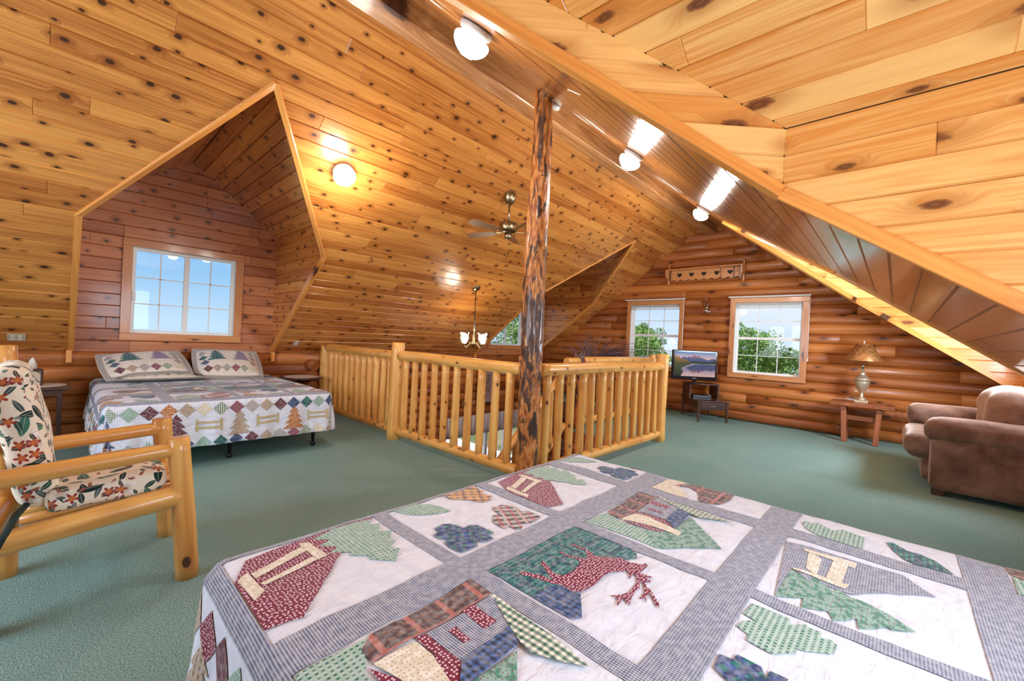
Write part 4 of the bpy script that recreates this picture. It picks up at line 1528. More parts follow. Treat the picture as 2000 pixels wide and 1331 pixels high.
def dress_quilt(root, fn, urange, vrange, lift=.0022):
    """Sew sashing, applique and border pieces onto the quilt, each a separate patch."""
    u0, u1 = urange
    v0, v1 = vrange
    def add(mat, poly, l=lift):
        c = poly
        for a, b, k in ((-1, 0, -u0), (1, 0, u1), (0, -1, -v0), (0, 1, v1)):
            pass
        if max(p[0] for p in c) > u1 or min(p[0] for p in c) < u0 or max(p[1] for p in c) > v1 or min(p[1] for p in c) < v0:
            c = clip_rect([tuple(p) for p in c], u0, u1, v0, v1)
            if len(c) < 3:
                return
        try:
            link_obj('patch', patch_mesh('patch', c, fn, mat, l), root)
        except Exception:
            pass
    # outer band and sashing of fine grey check
    L, R, F_ = .235, 2.165, 1.275
    add('gingham', rect(L, .285, v0, F_))
    add('gingham', rect(2.115, R, v0, F_))
    add('gingham', rect(.285, 2.115, 1.23, F_))
    vb = [(.75, .85), (.24, .335), (-.25, -.155), (-.76, -.66)]
    for a, b in vb:
        add('gingham', rect(.285, 2.115, a, b))
    for x0, x1 in ((.70, .75), (1.15, 1.20), (1.62, 1.70)):
        for (a, b) in RYS:
            add('gingham', rect(x0, x1, a, b))
    for j, row in enumerate(LAYOUT):
        for i, k in enumerate(row):
            for n, (mat, poly) in enumerate(BLOCKS[k]):
                pts = []
                w_, h_ = CXS[i][1]-CXS[i][0], RYS[j][1]-RYS[j][0]
                for a, b in poly:
                    pts.append((CXS[i][0]+min(max(a/1000, .003), w_-.003), RYS[j][0]+min(max(b/1000, .003), h_-.003)))
                q = [pts[0]]
                for p in pts[1:]:
                    if (p[0]-q[-1][0])**2+(p[1]-q[-1][1])**2 > 1e-6:
                        q.append(p)
                if max(p[1] for p in q) > v0:
                    add(mat, q, lift+.0005*(1+n))
    # border of diamonds, trees and fences: foot
    s = .058
    n = 17
    for i in range(n):
        cx = L+.03+i*(R-L-.06)/(n-1)
        add(DIAMONDS[(i*5+3) % 16] if False else DIAMONDS[(n-i) % 16], diamond(cx, F_+.072, s), lift)
        add(DIAMONDS[(i+5) % 16], diamond(cx, F_+.072+.275, s*.92), lift)
    per = .445
    for i in range(5):
        cx = R-.10-i*per
        if cx < L:
            break
        add(TREES[(3-i) % 5], tree_poly(cx, F_+.205, .2, -1, 'u'), lift)
        fx = cx-per/2
        if fx > L+.1:
            add('fencefloral', rect(fx-.095, fx-.075, F_+.155, F_+.255))
            add('fencefloral', rect(fx+.075, fx+.095, F_+.155, F_+.255))
            add('fencefloral', rect(fx-.075, fx+.075, F_+.172, F_+.194))
            add('fencefloral', rect(fx-.075, fx+.075, F_+.216, F_+.238))
    # sides
    for side in (-1, 1):
        e = L if side < 0 else R
        n = 18
        for i in range(n):
            cy = F_-.03-i*.114
            if cy < v0+.08:
                break
            add(DIAMONDS[(i*3+6) % 16], diamond(e+side*.072, cy, s), lift)
            add(DIAMONDS[(i*3+1) % 16], diamond(e+side*.347, cy, s*.92), lift)
        for i in range(4):
            cy = F_-.12-i*per
            add(TREES[(i+1) % 5], tree_poly(e+side*.205, cy, .2, -side, 'v'), lift)
            fy = cy-per/2
            if fy > v0+.12:
                add('fencefloral', rect(e+side*.205-.05, e+side*.205+.05, fy-.095, fy-.075))
                add('fencefloral', rect(e+side*.205-.05, e+side*.205+.05, fy+.075, fy+.095))
                add('fencefloral', rect(e+side*.205-.03, e+side*.205-.01, fy-.075, fy+.075))
                add('fencefloral', rect(e+side*.205+.012, e+side*.205+.032, fy-.075, fy+.075))

def bed(name, label, loc, rotz, a0, a1, b0, b1, ztop, qlabel, drop, seed):
    """Metal frame on castors, box spring and mattress, with the quilt as a thing of its own."""
    t = thing(name, label, 'bed', loc, rotz)
    soft('mattress', (a0+.02, b0, ztop-.23), (a1-.02, b1-.03, ztop-.012), 'mattress_cloth', t, .35, 8)
    soft('box_spring', (a0+.03, b0, ztop-.375), (a1-.03, b1-.035, ztop-.235), 'mattress_cloth', t, .2, 4)
    zf = ztop-.38
    for x in (a0+.05, a1-.05):
        bar('side_rail', (x, b0, zf-.012), (x, b1-.06, zf-.012), .035, .025, 'dark_iron', t)
    for y in (b0+.1, b1-.18):
        bar('cross_rail', (a0+.05, y, zf-.03), (a1-.05, y, zf-.03), .035, .025, 'dark_iron', t)
    for x in (a0+.12, (a0+a1)/2, a1-.12):
        for y in (b0+.1, b1-.18):
            lg = lathe('leg', [(.016, zf-.03), (.02, zf-.06), (.012, .045)], 'dark_iron', t, (x, y, 0), 12)
            w_ = lathe_mesh('castor', [(.008, -.014), (.024, -.012), (.026, 0), (.024, .012), (.008, .014)], 'box_black', 16)
            link_obj('castor', w_, lg, Matrix.Translation((0, 0, .026)) @ Matrix.Rotation(PI/2, 4, 'X'))
    q = thing('quilt', qlabel, 'quilt', loc, rotz)
    fn = fold_map(a0, a1, b0, b1, ztop, seed=seed)
    ur = (a0+.06-drop-.034, a1-.06+drop+.034)
    vr = (b0+.02, b1-.06+drop+.034)
    base = link_obj('quilt_top', cloth_mesh('quilt_top', ur[0], ur[1], vr[0], vr[1], fn, 'quilt_white'), q)
    md = base.modifiers.new('thick', 'SOLIDIFY')
    md.thickness = .009
    md.offset = -1
    dress_quilt(q, fn, ur, vr)
    return t, q, fn

bed('bed', 'near bed in the pale pine dormer under the quilt with the deer block', (0, 0, 0), 0, .25, 1.95, -.98, 1.29, .6, 'patchwork quilt with deer and cabin blocks spread over the near bed', .42, 1.3)
BX, BY = 2.245, 5.52
_fb, _fq, far_fn = bed('bed', 'far bed on castors under the sky window', (BX, BY, 0), PI, .345, 2.055, -.72, 1.29, .575, 'patchwork quilt with diamond and tree border hanging over the foot of the far bed', .385, 5.1)

# pillows in quilted shams
def on_quilt(x, y):
    return far_fn(BX-x, BY-y, .0045).z

def pillow(label, loc, rot, w, d, h, seed, below):
    """A sham that gives where it meets the thing beneath it; returns the height of its top."""
    t = thing('pillow', label, 'pillow', loc, 0, 'pillows on the far bed')
    t.rotation_euler = rot
    fl = .055
    M = Matrix.Translation(loc) @ Euler(rot).to_matrix().to_4x4()
    Mi = M.inverted()
    def surf(u, v, lift=0.0, s=1):
        q = M @ free(u, v, s)
        z0 = below(q.x, q.y)
        q.z = max(q.z, z0 if s < 0 else z0+.012)
        return Mi @ q+Vector((0, 0, lift))
    def free(u, v, s=1, lift=0.0):
        x, y = u/(w/2), v/(d/2)
        ex, ey = min(1, abs(u)/(w/2-fl)), min(1, abs(v)/(d/2-fl))
        k = max(0, 1-ex**2.6)**.55*max(0, 1-ey**2.6)**.55
        n = .012*noise.noise(Vector((u*6+seed, v*6, seed)))
        pin = 1-.05*(x*x*y*y)
        sag = -.035*abs(x)**3
        return Vector((u*pin, v*pin, (s if s > 0 else -.45)*(h/2*k+.005)+n*k))
    verts, faces, uvs = [], [], []
    N_ = 34
    for s in (1, -1):
        for j in range(N_+1):
            for i in range(N_+1):
                u, v = -w/2+w*i/N_, -d/2+d*j/N_
                verts.append(surf(u, v, 0, s))
                uvs.append((u, v))
    m1 = (N_+1)**2
    for j in range(N_):
        for i in range(N_):
            a = j*(N_+1)+i
            faces.append((a, a+1, a+N_+2, a+N_+1))
            faces.append((m1+a, m1+a+N_+1, m1+a+N_+2, m1+a+1))
    m = mesh('sham', verts, faces, 'quilt_cream', True)
    uvl = m.uv_layers.new(name='UVMap')
    for lp in m.loops:
        uvl.data[lp.index].uv = uvs[lp.vertex_index]
    link_obj('sham', m, t)
    f = lambda u, v, l: surf(u, v, l, 1)
    def add(mat, poly, l=.004):
        link_obj('patch', patch_mesh('patch', poly, f, mat, l), t)
    e = .005
    for r_ in (rect(-w/2+e, w/2-e, -d/2+e, -d/2+fl), rect(-w/2+e, w/2-e, d/2-fl, d/2-e), rect(-w/2+e, -w/2+fl, -d/2+fl, d/2-fl), rect(w/2-fl, w/2-e, -d/2+fl, d/2-fl)):
        add('graycheck', r_)
    seq = ['plumplaid', 'taupecheck', 'graycheck', 'maroon', 'greengingham', 'cream']
    for i, mname in enumerate(seq):
        add(mname, diamond(-w/2+.13+i*(w-.26)/5, -d/2+.12, .047))
    for k, mname in enumerate(('navyplaid', 'tealplaid', 'graycheck')):
        add(mname, diamond(-w/2+.11-.012*k, -d/2+.22+.09*k, .042))
        add(('taupecheck', 'graycheck', 'sageplaid')[k], diamond(w/2-.11, -d/2+.22+.09*k, .042))
    add('tealplaid', tree_poly(-.13, .07, .2, 1, 'u'))
    add('lilacplaid', tree_poly(.12, .07, .2, 1, 'u'))
    tops = BVHTree.FromPolygons([M @ Vector(v) for v in verts], faces)
    def top(x, y):
        hit = tops.ray_cast(Vector((x, y, 2.0)), Vector((0, 0, -1)))
        return max(below(x, y), hit[0].z+.007 if hit[0] is not None else -9)
    return top

low_top = pillow('lower quilted pillow peeping out beneath the tilted one', (.70, 5.86, .615), (math.radians(2), 0, math.radians(3)), .74, .52, .11, 4, on_quilt)
up_top = pillow('tilted quilted pillow stacked on another at the left of the far bed', (.60, 5.945, .738), (math.radians(24), math.radians(-4), math.radians(6)), .74, .58, .17, 1, low_top)
pillow('single quilted pillow leaning at the right of the far bed', (1.365, 5.985, .735), (math.radians(34), math.radians(2), math.radians(-2)), .71, .57, .19, 7, low_top)

# ------------------------------------------------------------------ log armchair
ch_ = thing('log_armchair', 'peeled log armchair with floral cushions beside the far bed', 'armchair', (.14, 2.70, 0))
def P(x, y, z):
    return (x-.14, y-2.70, z)
def cpole(name, p, q, r0, r1, seed, n=18, rings=10):
    return pole(name, P(*p), P(*q), r0, r1, 'chair_log', ch_, seed, n, rings, .05)
# front legs
cpole('leg', (.43, 2.44, 0), (.375, 2.45, .665), .047, .043, 1)
cpole('leg', (.43, 3.00, 0), (.38, 2.99, .665), .047, .043, 2)
# back legs run up as posts
cpole('leg', (-.185, 2.44, 0), (-.195, 2.45, .60), .045, .045, 3)
cpole('leg', (-.165, 2.97, 0), (-.165, 2.97, .60), .048, .045, 4)
cpole('back_post', (-.19, 2.45, .30), (-.30, 2.45, 1.06), .045, .045, 5)
cpole('back_post', (-.15, 2.98, .30), (-.195, 2.98, 1.06), .045, .045, 6)
cpole('arm', (-.24, 2.45, .575), (.385, 2.45, .615), .036, .034, 7)
cpole('arm', (-.24, 2.985, .575), (.385, 2.985, .615), .036, .034, 8)
cpole('seat_rail', (-.19, 2.45, .33), (.41, 2.455, .395), .045, .05, 9)
cpole('seat_rail', (-.19, 2.98, .33), (.41, 2.98, .395), .045, .05, 10)
cpole('front_rail', (.395, 2.45, .375), (.395, 2.99, .375), .042, .042, 11)
cpole('rear_rail', (-.19, 2.45, .34), (-.165, 2.98, .34), .04, .04, 12)
cpole('back_rail', (-.305, 2.47, .90), (-.245, 2.97, .90), .05, .05, 13)
cpole('back_rail', (-.245, 2.47, .62), (-.205, 2.97, .62), .035, .035, 14)
for i in range(4):
    y = 2.53+i*.125
    cpole('seat_slat', (-.10, y, .385), (.395, y, .42), .02, .02, 20+i, 10, 4)
tube('strap', [P(-.085, 2.515, .45), P(-.11, 2.42, .435), P(-.12, 2.395, .41), P(-.135, 2.395, .375), P(-.15, 2.395, .335)], .011, 'strap_green', ch_, 8)
tube('strap', [P(-.24, 2.46, .99), P(-.19, 2.50, .965), P(-.165, 2.56, .90), P(-.15, 2.66, .83)], .010, 'strap_green', ch_, 8)

seat_c = soft('seat_cushion', (-.19, -.258, -.05), (.19, .258, .05), 'floral_cloth', None, .75, 14, .02, .014, 2.0, True)
seat_c.matrix_basis = Matrix.Translation((.155, 2.708, .467)) @ Matrix.Rotation(math.radians(-3.5), 4, 'Y')
tag(seat_c, 'flat floral seat cushion on the log armchair', 'cushion')
bk = thing('back_cushion', 'tall floral back cushion leaning in the log armchair', 'cushion', (-.09, 2.72, .52))
bkm = soft_mesh('pad', .125, .435, .56, 'floral_cloth', .95, 14, 0, .02, 5.0, True)
link_obj('pad', bkm, bk, Matrix.Translation((-.012, -.003, .175)) @ Matrix.Rotation(math.radians(-11), 4, 'Y'))
hd = soft_mesh('top_roll', .12, .43, .12, 'floral_cloth', .98, 10, 0, .012, 8.0, True)
link_obj('top_roll', hd, bk, Matrix.Translation((-.062, -.003, .425)) @ Matrix.Rotation(math.radians(-11), 4, 'Y'))

# ------------------------------------------------------------------ bedside tables
def night_table(label, loc, w, d, h, round_top=False):
    t = thing('side_table', label, 'side table', loc)
    if round_top:
        lathe('top', [(.25, -.03), (.27, -.02), (.27, -.006), (.255, 0)], 'dark_wood', t, (0, 0, h), 40)
        lathe('pedestal', [(.03, .05), (.045, .12), (.03, .25), (.04, .4), (.06, h-.03)], 'dark_wood', t, (0, 0, 0), 20)
        for k in range(3):
            a = 2*PI*k/3+.4
            bar('foot', (0, 0, .09), (.24*math.cos(a), .24*math.sin(a), .02), .04, .04, 'dark_wood', t)
    else:
        box('top', (-w/2, -d/2, h-.03), (w/2, d/2, h), 'dark_wood', t, .004)
        box('apron', (-w/2+.05, -d/2+.05, h-.09), (w/2-.05, d/2-.05, h-.031), 'dark_wood', t, .003)
        for sx in (-1, 1):
            for sy in (-1, 1):
                bar('leg', (sx*(w/2-.07), sy*(d/2-.07), 0), (sx*(w/2-.07), sy*(d/2-.07), h-.032), .035, .035, 'dark_wood', t, up=(1, 0, 0))
    return t
night_table('dark square side table between the log armchair and the far bed', (-.20, 5.86, 0), .50, .48, .565)
night_table('dark round side table between the far bed and the railing', (2.2, 5.92, 0), 0, 0, .56, True)
def doily(label, loc, r):
    vv, ff = [(0, 0, .004)], []
    n = 64
    for k, rr in enumerate((.55, .9, 1.0)):
        for i in range(n):
            s = 1+(.035*math.sin(i*PI*16/n*2) if k else 0)
            vv.append((r*rr*s*math.cos(2*PI*i/n), r*rr*s*math.sin(2*PI*i/n), .004-.001*k))
    for i in range(n):
        j = (i+1) % n
        ff.append((0, 1+i, 1+j))
        for k in range(2):
            ff.append((1+k*n+i, 1+(k+1)*n+i, 1+(k+1)*n+j, 1+k*n+j))
    o = link_obj('doily', mesh('doily', vv, ff, 'doily'), None, Matrix.Translation(loc))
    o.modifiers.new('thick', 'SOLIDIFY').thickness = .003
    return tag(o, label, 'doily')
doily('crocheted doily on the dark square side table', (-.15, 5.80, .566), .17)
doily('pale doily on the dark round side table', (2.2, 5.92, .561), .21)
tb = thing('tissue_box', 'dark wooden tissue box cover with octagon panels and a white tissue', 'tissue box', (-.21, 5.82, .570), math.radians(12))
for s in (-1, 1):
    bar('corner_post', (s*.062, -.062, 0), (s*.062, -.062, .14), .016, .016, 'dark_wood', tb, up=(1, 0, 0))
    bar('corner_post', (s*.062, .062, 0), (s*.062, .062, .14), .016, .016, 'dark_wood', tb, up=(1, 0, 0))
    box('side_panel', (s*.058-.003, -.056, .012), (s*.058+.003, .056, .13), 'outlet_plate', tb)
    box('side_panel', (-.056, s*.058-.003, .012), (.056, s*.058+.003, .13), 'outlet_plate', tb)
for z in (.007, .135):
    for s in (-1, 1):
        bar('edge', (-.07, s*.063, z), (.07, s*.063, z), .014, .014, 'dark_wood', tb)
        bar('edge', (s*.063, -.056, z), (s*.063, .056, z), .014, .014, 'dark_wood', tb)
for sx in (-1, 1):
    for z0, z1 in ((.105, .13), (.038, .013)):
        bar('corner_lattice', (sx*.028, -.066, z1), (sx*.054, -.066, z0), .006, .006, 'dark_wood', tb, up=(0, 1, 0))
box('lid', (-.07, -.07, .142), (.07, .07, .150), 'dark_wood', tb, .002)
tv_, tf_ = [], []
for k in range(9):
    f = k/8
    for i in range(12):
        a = 2*PI*i/12
        r = .035*(1-f)**.7*(1+.35*math.sin(3*a+4*f))+.002
        tv_.append((r*math.cos(a)+.012*f, r*.6*math.sin(a), .148+.105*f))
for k in range(8):
    for i in range(12):
        j = (i+1) % 12
        tf_.append((k*12+i, k*12+j, (k+1)*12+j, (k+1)*12+i))
link_obj('tissue', mesh('tissue', tv_, tf_, 'ceramic', True), tb)

# ------------------------------------------------------------------ outlets
def outlet(label, loc, y):
    t = thing('outlet', label, 'outlet', loc)
    q = Vector((0, 0, 1)).rotation_difference(NLs.normalized()).to_matrix().to_4x4()
    q = q.to_3x3()
    n = NLs.normalized()
    X = Vector((1, 0, 0))
    Yv = n.cross(X).normalized()
    M = frame_matrix(Vector((0, 0, 0)), X, Yv, n)
    w_ = .057 if y == 2 else .035
    link_obj('cover_plate', box_mesh('cover_plate', w_*2, .115, .006, 'outlet_plate', .002, 1), t, M @ Matrix.Translation((0, 0, .004)))
    for k in range(y):
        x = (k-(y-1)/2)*.046
        for s in (-1, 1):
            link_obj('receptacle', box_mesh('receptacle', .03, .028, .004, 'ceramic', .002, 1), t, M @ Matrix.Translation((x, s*.024, .008)))
outlet('double outlet plate on the slope above the square side table', on_left(-.315, 6.10), 2)
outlet('single outlet plate on the slope right of the dormer', on_left(2.17, 6.08), 1)

# ------------------------------------------------------------------ television and its step table
tx = Vector((.66, -.75, 0)).normalized()
ty = Vector((.75, .66, 0)).normalized()
TB = Vector((7.265, 2.19, 0))+ty*.33
ang = math.atan2(tx.y, tx.x)
stb = thing('step_table', 'dark mid-century step table with one drawer under the television', 'table', TB, ang)
W_, D_ = .50, .70
box('apron', (-W_/2+.015, -D_/2+.012, .20), (W_/2-.015, D_/2-.012, .325), 'dark_wood', stb, .004)
box('top', (-W_/2-.01, -D_/2-.01, .326), (W_/2+.01, D_/2+.01, .348), 'dark_wood', stb, .004)
dr = box('drawer_front', (-W_/2+.05, -D_/2+.002, .215), (W_/2-.05, -D_/2+.0115, .31), 'dark_wood', stb, .003)
link_obj('pull', tube_mesh('pull', [(-.05, 0, 0), (-.045, -.016, 0), (.045, -.016, 0), (.05, 0, 0)], .005, 'chrome', 8), dr, Matrix.Translation((0, -.006, 0)))
for sx in (-1, 1):
    for sy in (-1, 1):
        me = box_mesh('leg', .045, .045, .325, 'dark_wood', .004, 1, .55)
        link_obj('leg', me, stb, Matrix.Translation((sx*(W_/2-.02), sy*(D_/2-.02), .1625)))
for sx in (-1, 1):
    box('riser', (sx*(W_/2-.012)-.011, .02, .349), (sx*(W_/2-.012)+.011, D_/2-.005, .575), 'dark_wood', stb, .003)
box('upper_shelf', (-W_/2-.008, -.0, .576), (W_/2+.008, D_/2+.005, .598), 'dark_wood', stb, .004)

dv = thing('dvd_player', 'slim black player on the lower shelf of the step table', 'player', TB+ty*.16+Vector((0, 0, .349)), ang)
box('case', (-.18, -.12, .004), (.14, .12, .045), 'box_black', dv, .004)
box('front_panel', (-.175, -.124, .01), (.135, -.1205, .04), 'tv_black', dv)
for k in range(2):
    lathe('knob', [(.008, 0), (.008, .012), (.006, .014)], 'chrome', dv, (.10+.025*k, -.10, .046), 10)

tvp = Vector((7.42, 2.56, .60))
tva = math.atan2(-.56, .83)
tdir = Vector((math.cos(math.radians(-55)), math.sin(math.radians(-55)), 0))
tv = thing('television', 'flat black television showing a mountain lake on the step table', 'television', tvp, math.radians(-47))
lathe('stand_base', [(.13, 0), (.135, .006), (.12, .014), (.03, .018), (.025, .06)], 'tv_black', tv, (0, 0, 0), 32)
box('cabinet', (-.39, -.0, .055), (.39, .055, .565), 'tv_black', tv, .012)
SW, SZ0, SZ1 = .352, .115, .535
def emitpic(name, stops, hz):
    t = NT(name)
    sp = t.node('SeparateXYZ')
    t.link(t.node('TexCoord').outputs['Object'], sp.inputs[0])
    f = t.node('MapRange')
    t.link(sp.outputs[2], f.inputs[0])
    f.inputs[1].default_value, f.inputs[2].default_value = hz
    c = t.ramp(f.outputs[0], stops)
    nz = t.noise(t.node('TexCoord').outputs['Object'], 40, 3)
    c = t.mix(t.smooth(nz, .3, .7, 0, .35), c, (.02, .015, .02, 1))
    t.link(c, t.b.inputs['Emission Color'])
    t.b.inputs['Emission Strength'].default_value = .75
    t.col((.01, .01, .01, 1))
    t.set(Roughness=.4)
    t.b.inputs['Specular IOR Level'].default_value = .1
emitpic('scr_sky', [(0, W(246, 196, 176)), (.4, W(220, 196, 214)), (1, W(96, 150, 208))], (.40, .535))
emitpic('scr_mount', [(0, W(66, 84, 132)), (.55, W(86, 98, 148)), (.8, W(160, 110, 118)), (1, W(204, 140, 116))], (.36, .47))
emitpic('scr_trees', [(0, W(28, 44, 28)), (1, W(40, 56, 34))], (.33, .38))
emitpic('scr_gold', [(0, W(70, 80, 30)), (1, W(190, 130, 40))], (.33, .46))
emitpic('scr_lake', [(0, W(236, 190, 186)), (.5, W(150, 140, 170)), (1, W(214, 200, 214))], (.13, .345))
emitpic('scr_reflect', [(0, W(190, 120, 104)), (.35, W(84, 84, 126)), (1, W(62, 74, 116))], (.17, .33))
emitpic('scr_shore', [(0, W(26, 34, 16)), (1, W(80, 84, 30))], (.115, .34))
def scr(name, pts, mat, lay):
    y = -.0008-.0006*lay
    link_obj(name, mesh(name, [(x, y, z) for x, z in pts], [tuple(range(len(pts)))], mat), tv)
scr('screen_sky', [(-SW, SZ0), (SW, SZ0), (SW, SZ1), (-SW, SZ1)], 'scr_sky', 1)
scr('screen_mountains', [(-SW, .34), (SW, .34), (SW, .42), (.29, .43), (.23, .405), (.15, .425), (.09, .455), (.05, .475), (.03, .46), (-.02, .485), (-.06, .45), (-.12, .455), (-.15, .435), (-.19, .455), (-.25, .42), (-SW, .40)], 'scr_mount', 2)
scr('screen_lake', [(-SW, SZ0), (SW, SZ0), (SW, .33), (.2, .345), (0, .345), (-.15, .31), (-SW, .26)], 'scr_lake', 3)
scr('screen_reflection', [(-.14, .25), (-.08, .21), (-.03, .17), (.03, .19), (.06, .17), (.12, .21), (.2, .23), (.28, .21), (SW, .24), (SW, .325), (.1, .33), (-.02, .32), (-.15, .27)], 'scr_reflect', 4)
scr('screen_treeline', [(-SW, .33), (SW, .335), (SW, .405), (.32, .42), (.30, .375), (.1, .375), (-.02, .38), (-.1, .37), (-SW, .40)], 'scr_trees', 5)
scr('screen_autumn_trees', [(-SW, .34), (-.08, .345), (-.12, .39), (-.16, .40), (-.2, .41), (-.26, .41), (-.28, .455), (-.31, .44), (-.33, .47), (-SW, .45)], 'scr_gold', 6)
scr('screen_shore', [(-SW, SZ0), (-.24, SZ0), (-.2, .19), (-.24, .25), (-.15, .29), (-.05, .325), (-.2, .345), (-SW, .35)], 'scr_shore', 7)
box('maker_badge', (-.03, -.0016, .078), (.03, -.0002, .09), 'chrome', tv)

# ------------------------------------------------------------------ rustic table and urn lamp
rt = thing('rustic_table', 'narrow rustic trestle table holding the urn lamp', 'table', (7.62, .345, 0))
for k in range(2):
    box('top_plank', (-.21+.212*k, -.34, .50), (-.002+.212*k, .34, .55), 'bench_wood', rt, .006).rotation_euler = (0, 0, 0)
for sy in (-1, 1):
    for sx in (-1, 1):
        bar('leg', (sx*.15, sy*.165, 0), (sx*.10, sy*.19, .50), .06, .075, 'bench_wood', rt, up=(1, 0, 0))
    bar('cleat', (-.17, sy*.19, .475), (.17, sy*.19, .475), .06, .045, 'bench_wood', rt)
bar('stretcher', (-.10, -.2, .34), (-.10, .2, .34), .035, .06, 'bench_wood', rt)

lp = thing('table_lamp', 'pewter urn lamp with a mottled copper cone shade on the rustic table', 'lamp', (7.68, .355, .551))
box('plinth', (-.075, -.075, 0), (.075, .075, .035), 'pewter', lp, .004)
lathe('urn', [(.05, .035), (.058, .045), (.05, .06), (.028, .075), (.02, .10), (.024, .115), (.016, .13), (.03, .16), (.06, .20), (.078, .25), (.085, .29), (.082, .315), (.09, .32), (.09, .335), (.078, .345), (.05, .38), (.03, .395), (.036, .41), (.036, .42), (.016, .425)], 'pewter', lp, (0, 0, 0), 36)
lathe('neck', [(.014, .424), (.014, .50), (.02, .51), (.02, .53)], 'chrome', lp, (0, 0, 0), 18)
shade = lathe('shade', [(.215, .585), (.216, .59), (.09, .82), (.088, .82)], 'copper_shade', lp, (0, 0, 0), 48, True, False)
shade.modifiers.new('thick', 'SOLIDIFY').thickness = .003
lathe('shade_ring', [(.09, .817), (.092, .822), (.02, .826)], 'copper_shade', lp, (0, 0, 0), 32)
lathe('finial', [(.006, .825), (.014, .835), (.008, .85), (.013, .862), (.004, .88)], 'pewter', lp, (0, 0, 0), 14)
for s in (-1, 1):
    tube('handle', [(0, s*.05, .19), (0, s*.085, .17), (0, s*.07, .145), (0, s*.04, .155)], .008, 'pewter', lp, 8)
cd = tube('lamp_cord', [(7.86, .0, .53), (7.88, -.06, .48), (7.90, -.1, .3), (7.88, -.12, .12), (7.86, -.2, .006)], .004, 'cord_tan')
tag(cd, 'thin tan lamp cord hanging beside the rustic table', 'cord')
pts = []
for i in range(26):
    y = 2.3-i*.075
    pts.append((7.90+.02*math.sin(i*.9), y, .008))
cd2 = tube('floor_cord', pts, .006, 'cord_black')
tag(cd2, 'black cord lying along the foot of the log gable wall', 'cord')

# ------------------------------------------------------------------ heart shelf and oil lamp sconce
sh = thing('heart_shelf', 'pine wall shelf with five cut-out hearts above the windows', 'shelf', (XG-.06, 2.64, 2.56))
hv = []
def heart(cy, cz, s):
    o = []
    for k in range(14):
        a = 2*PI*k/14
        o.append((cy+s*.0625*16*math.sin(a)**3/1.6, cz+s*.0625*(13*math.cos(a)-5*math.cos(2*a)-2*math.cos(3*a)-math.cos(4*a))/1.6))
    return o
box('shelf_board', (-.17, -.64, .095), (.0, .64, .118), 'window_casing', sh, .003)
bm = bmesh.new()
low_edge = []
for i in range(61):
    y = -.62+1.24*i/60
    low_edge.append((y, -.085-.014*math.cos(i/60*2*PI*9)))
outline = [(-.62, .094), (.62, .094)]+[(y, z) for y, z in reversed(low_edge)]
vf_ = [bm.verts.new((-.06, y, z)) for y, z in outline]
bm.faces.new(vf_)
ext = bmesh.ops.extrude_face_region(bm, geom=list(bm.faces))
for e in ext['geom']:
    if isinstance(e, bmesh.types.BMVert):
        e.co.x = -.045
link_obj('apron_board', bm_mesh('apron_board', bm, 'window_casing'), sh)
for k in range(5):
    p = heart(-.44+.22*k, .012, .075)
    hm = mesh('heart_cutout', [(-.0615, y, z) for y, z in p], [tuple(range(len(p)))], 'dark_iron')
    link_obj('heart_cutout', hm, sh)
for k in range(6):
    lathe('peg', [(.008, 0), (.009, .012), (.004, .016)], 'window_casing', sh, (0, 0, 0), 10).matrix_basis = Matrix.Translation((-.062, -.55+.22*k, .014)) @ Matrix.Rotation(-PI/2, 4, 'Y')
for s in (-1, 1):
    bm = bmesh.new()
    prof = [(-.02, -.17), (-.045, -.15), (-.05, -.06), (-.18, -.03), (-.19, .11), (-.06, .125), (-.05, .2), (-.035, .235), (-.0, .235), (0, -.17)]
    bm.faces.new([bm.verts.new((x, s*.65-.011, z)) for x, z in prof])
    ext = bmesh.ops.extrude_face_region(bm, geom=list(bm.faces))
    for e in ext['geom']:
        if isinstance(e, bmesh.types.BMVert):
            e.co.y += .022
    bmesh.ops.recalc_face_normals(bm, faces=list(bm.faces))
    link_obj('end_bracket', bm_mesh('end_bracket', bm, 'window_casing'), sh)

sc = thing('oil_lamp', 'small wall oil lamp with a glass chimney between the two windows', 'oil lamp', (XG-.05, 2.565, 1.86))
lathe('wall_plate', [(.045, 0), (.045, .008), (.02, .012)], 'chrome', sc, (0, 0, 0), 20).matrix_basis = Matrix.Translation((0, 0, .03)) @ Matrix.Rotation(-PI/2, 4, 'Y')
lathe('font', [(.02, 0), (.05, .006), (.055, .03), (.045, .055), (.02, .062)], 'chrome', sc, (-.075, 0, 0), 24)
bar('arm', (0, 0, .03), (-.06, 0, .02), .012, .012, 'chrome', sc)
lathe('burner', [(.022, .06), (.03, .075), (.026, .09), (.034, .1)], 'brass_antique', sc, (-.075, 0, 0), 18)
lathe('chimney', [(.03, .1), (.045, .13), (.042, .16), (.024, .20), (.02, .28)], 'lamp_glass', sc, (-.075, 0, 0), 22, True, False)

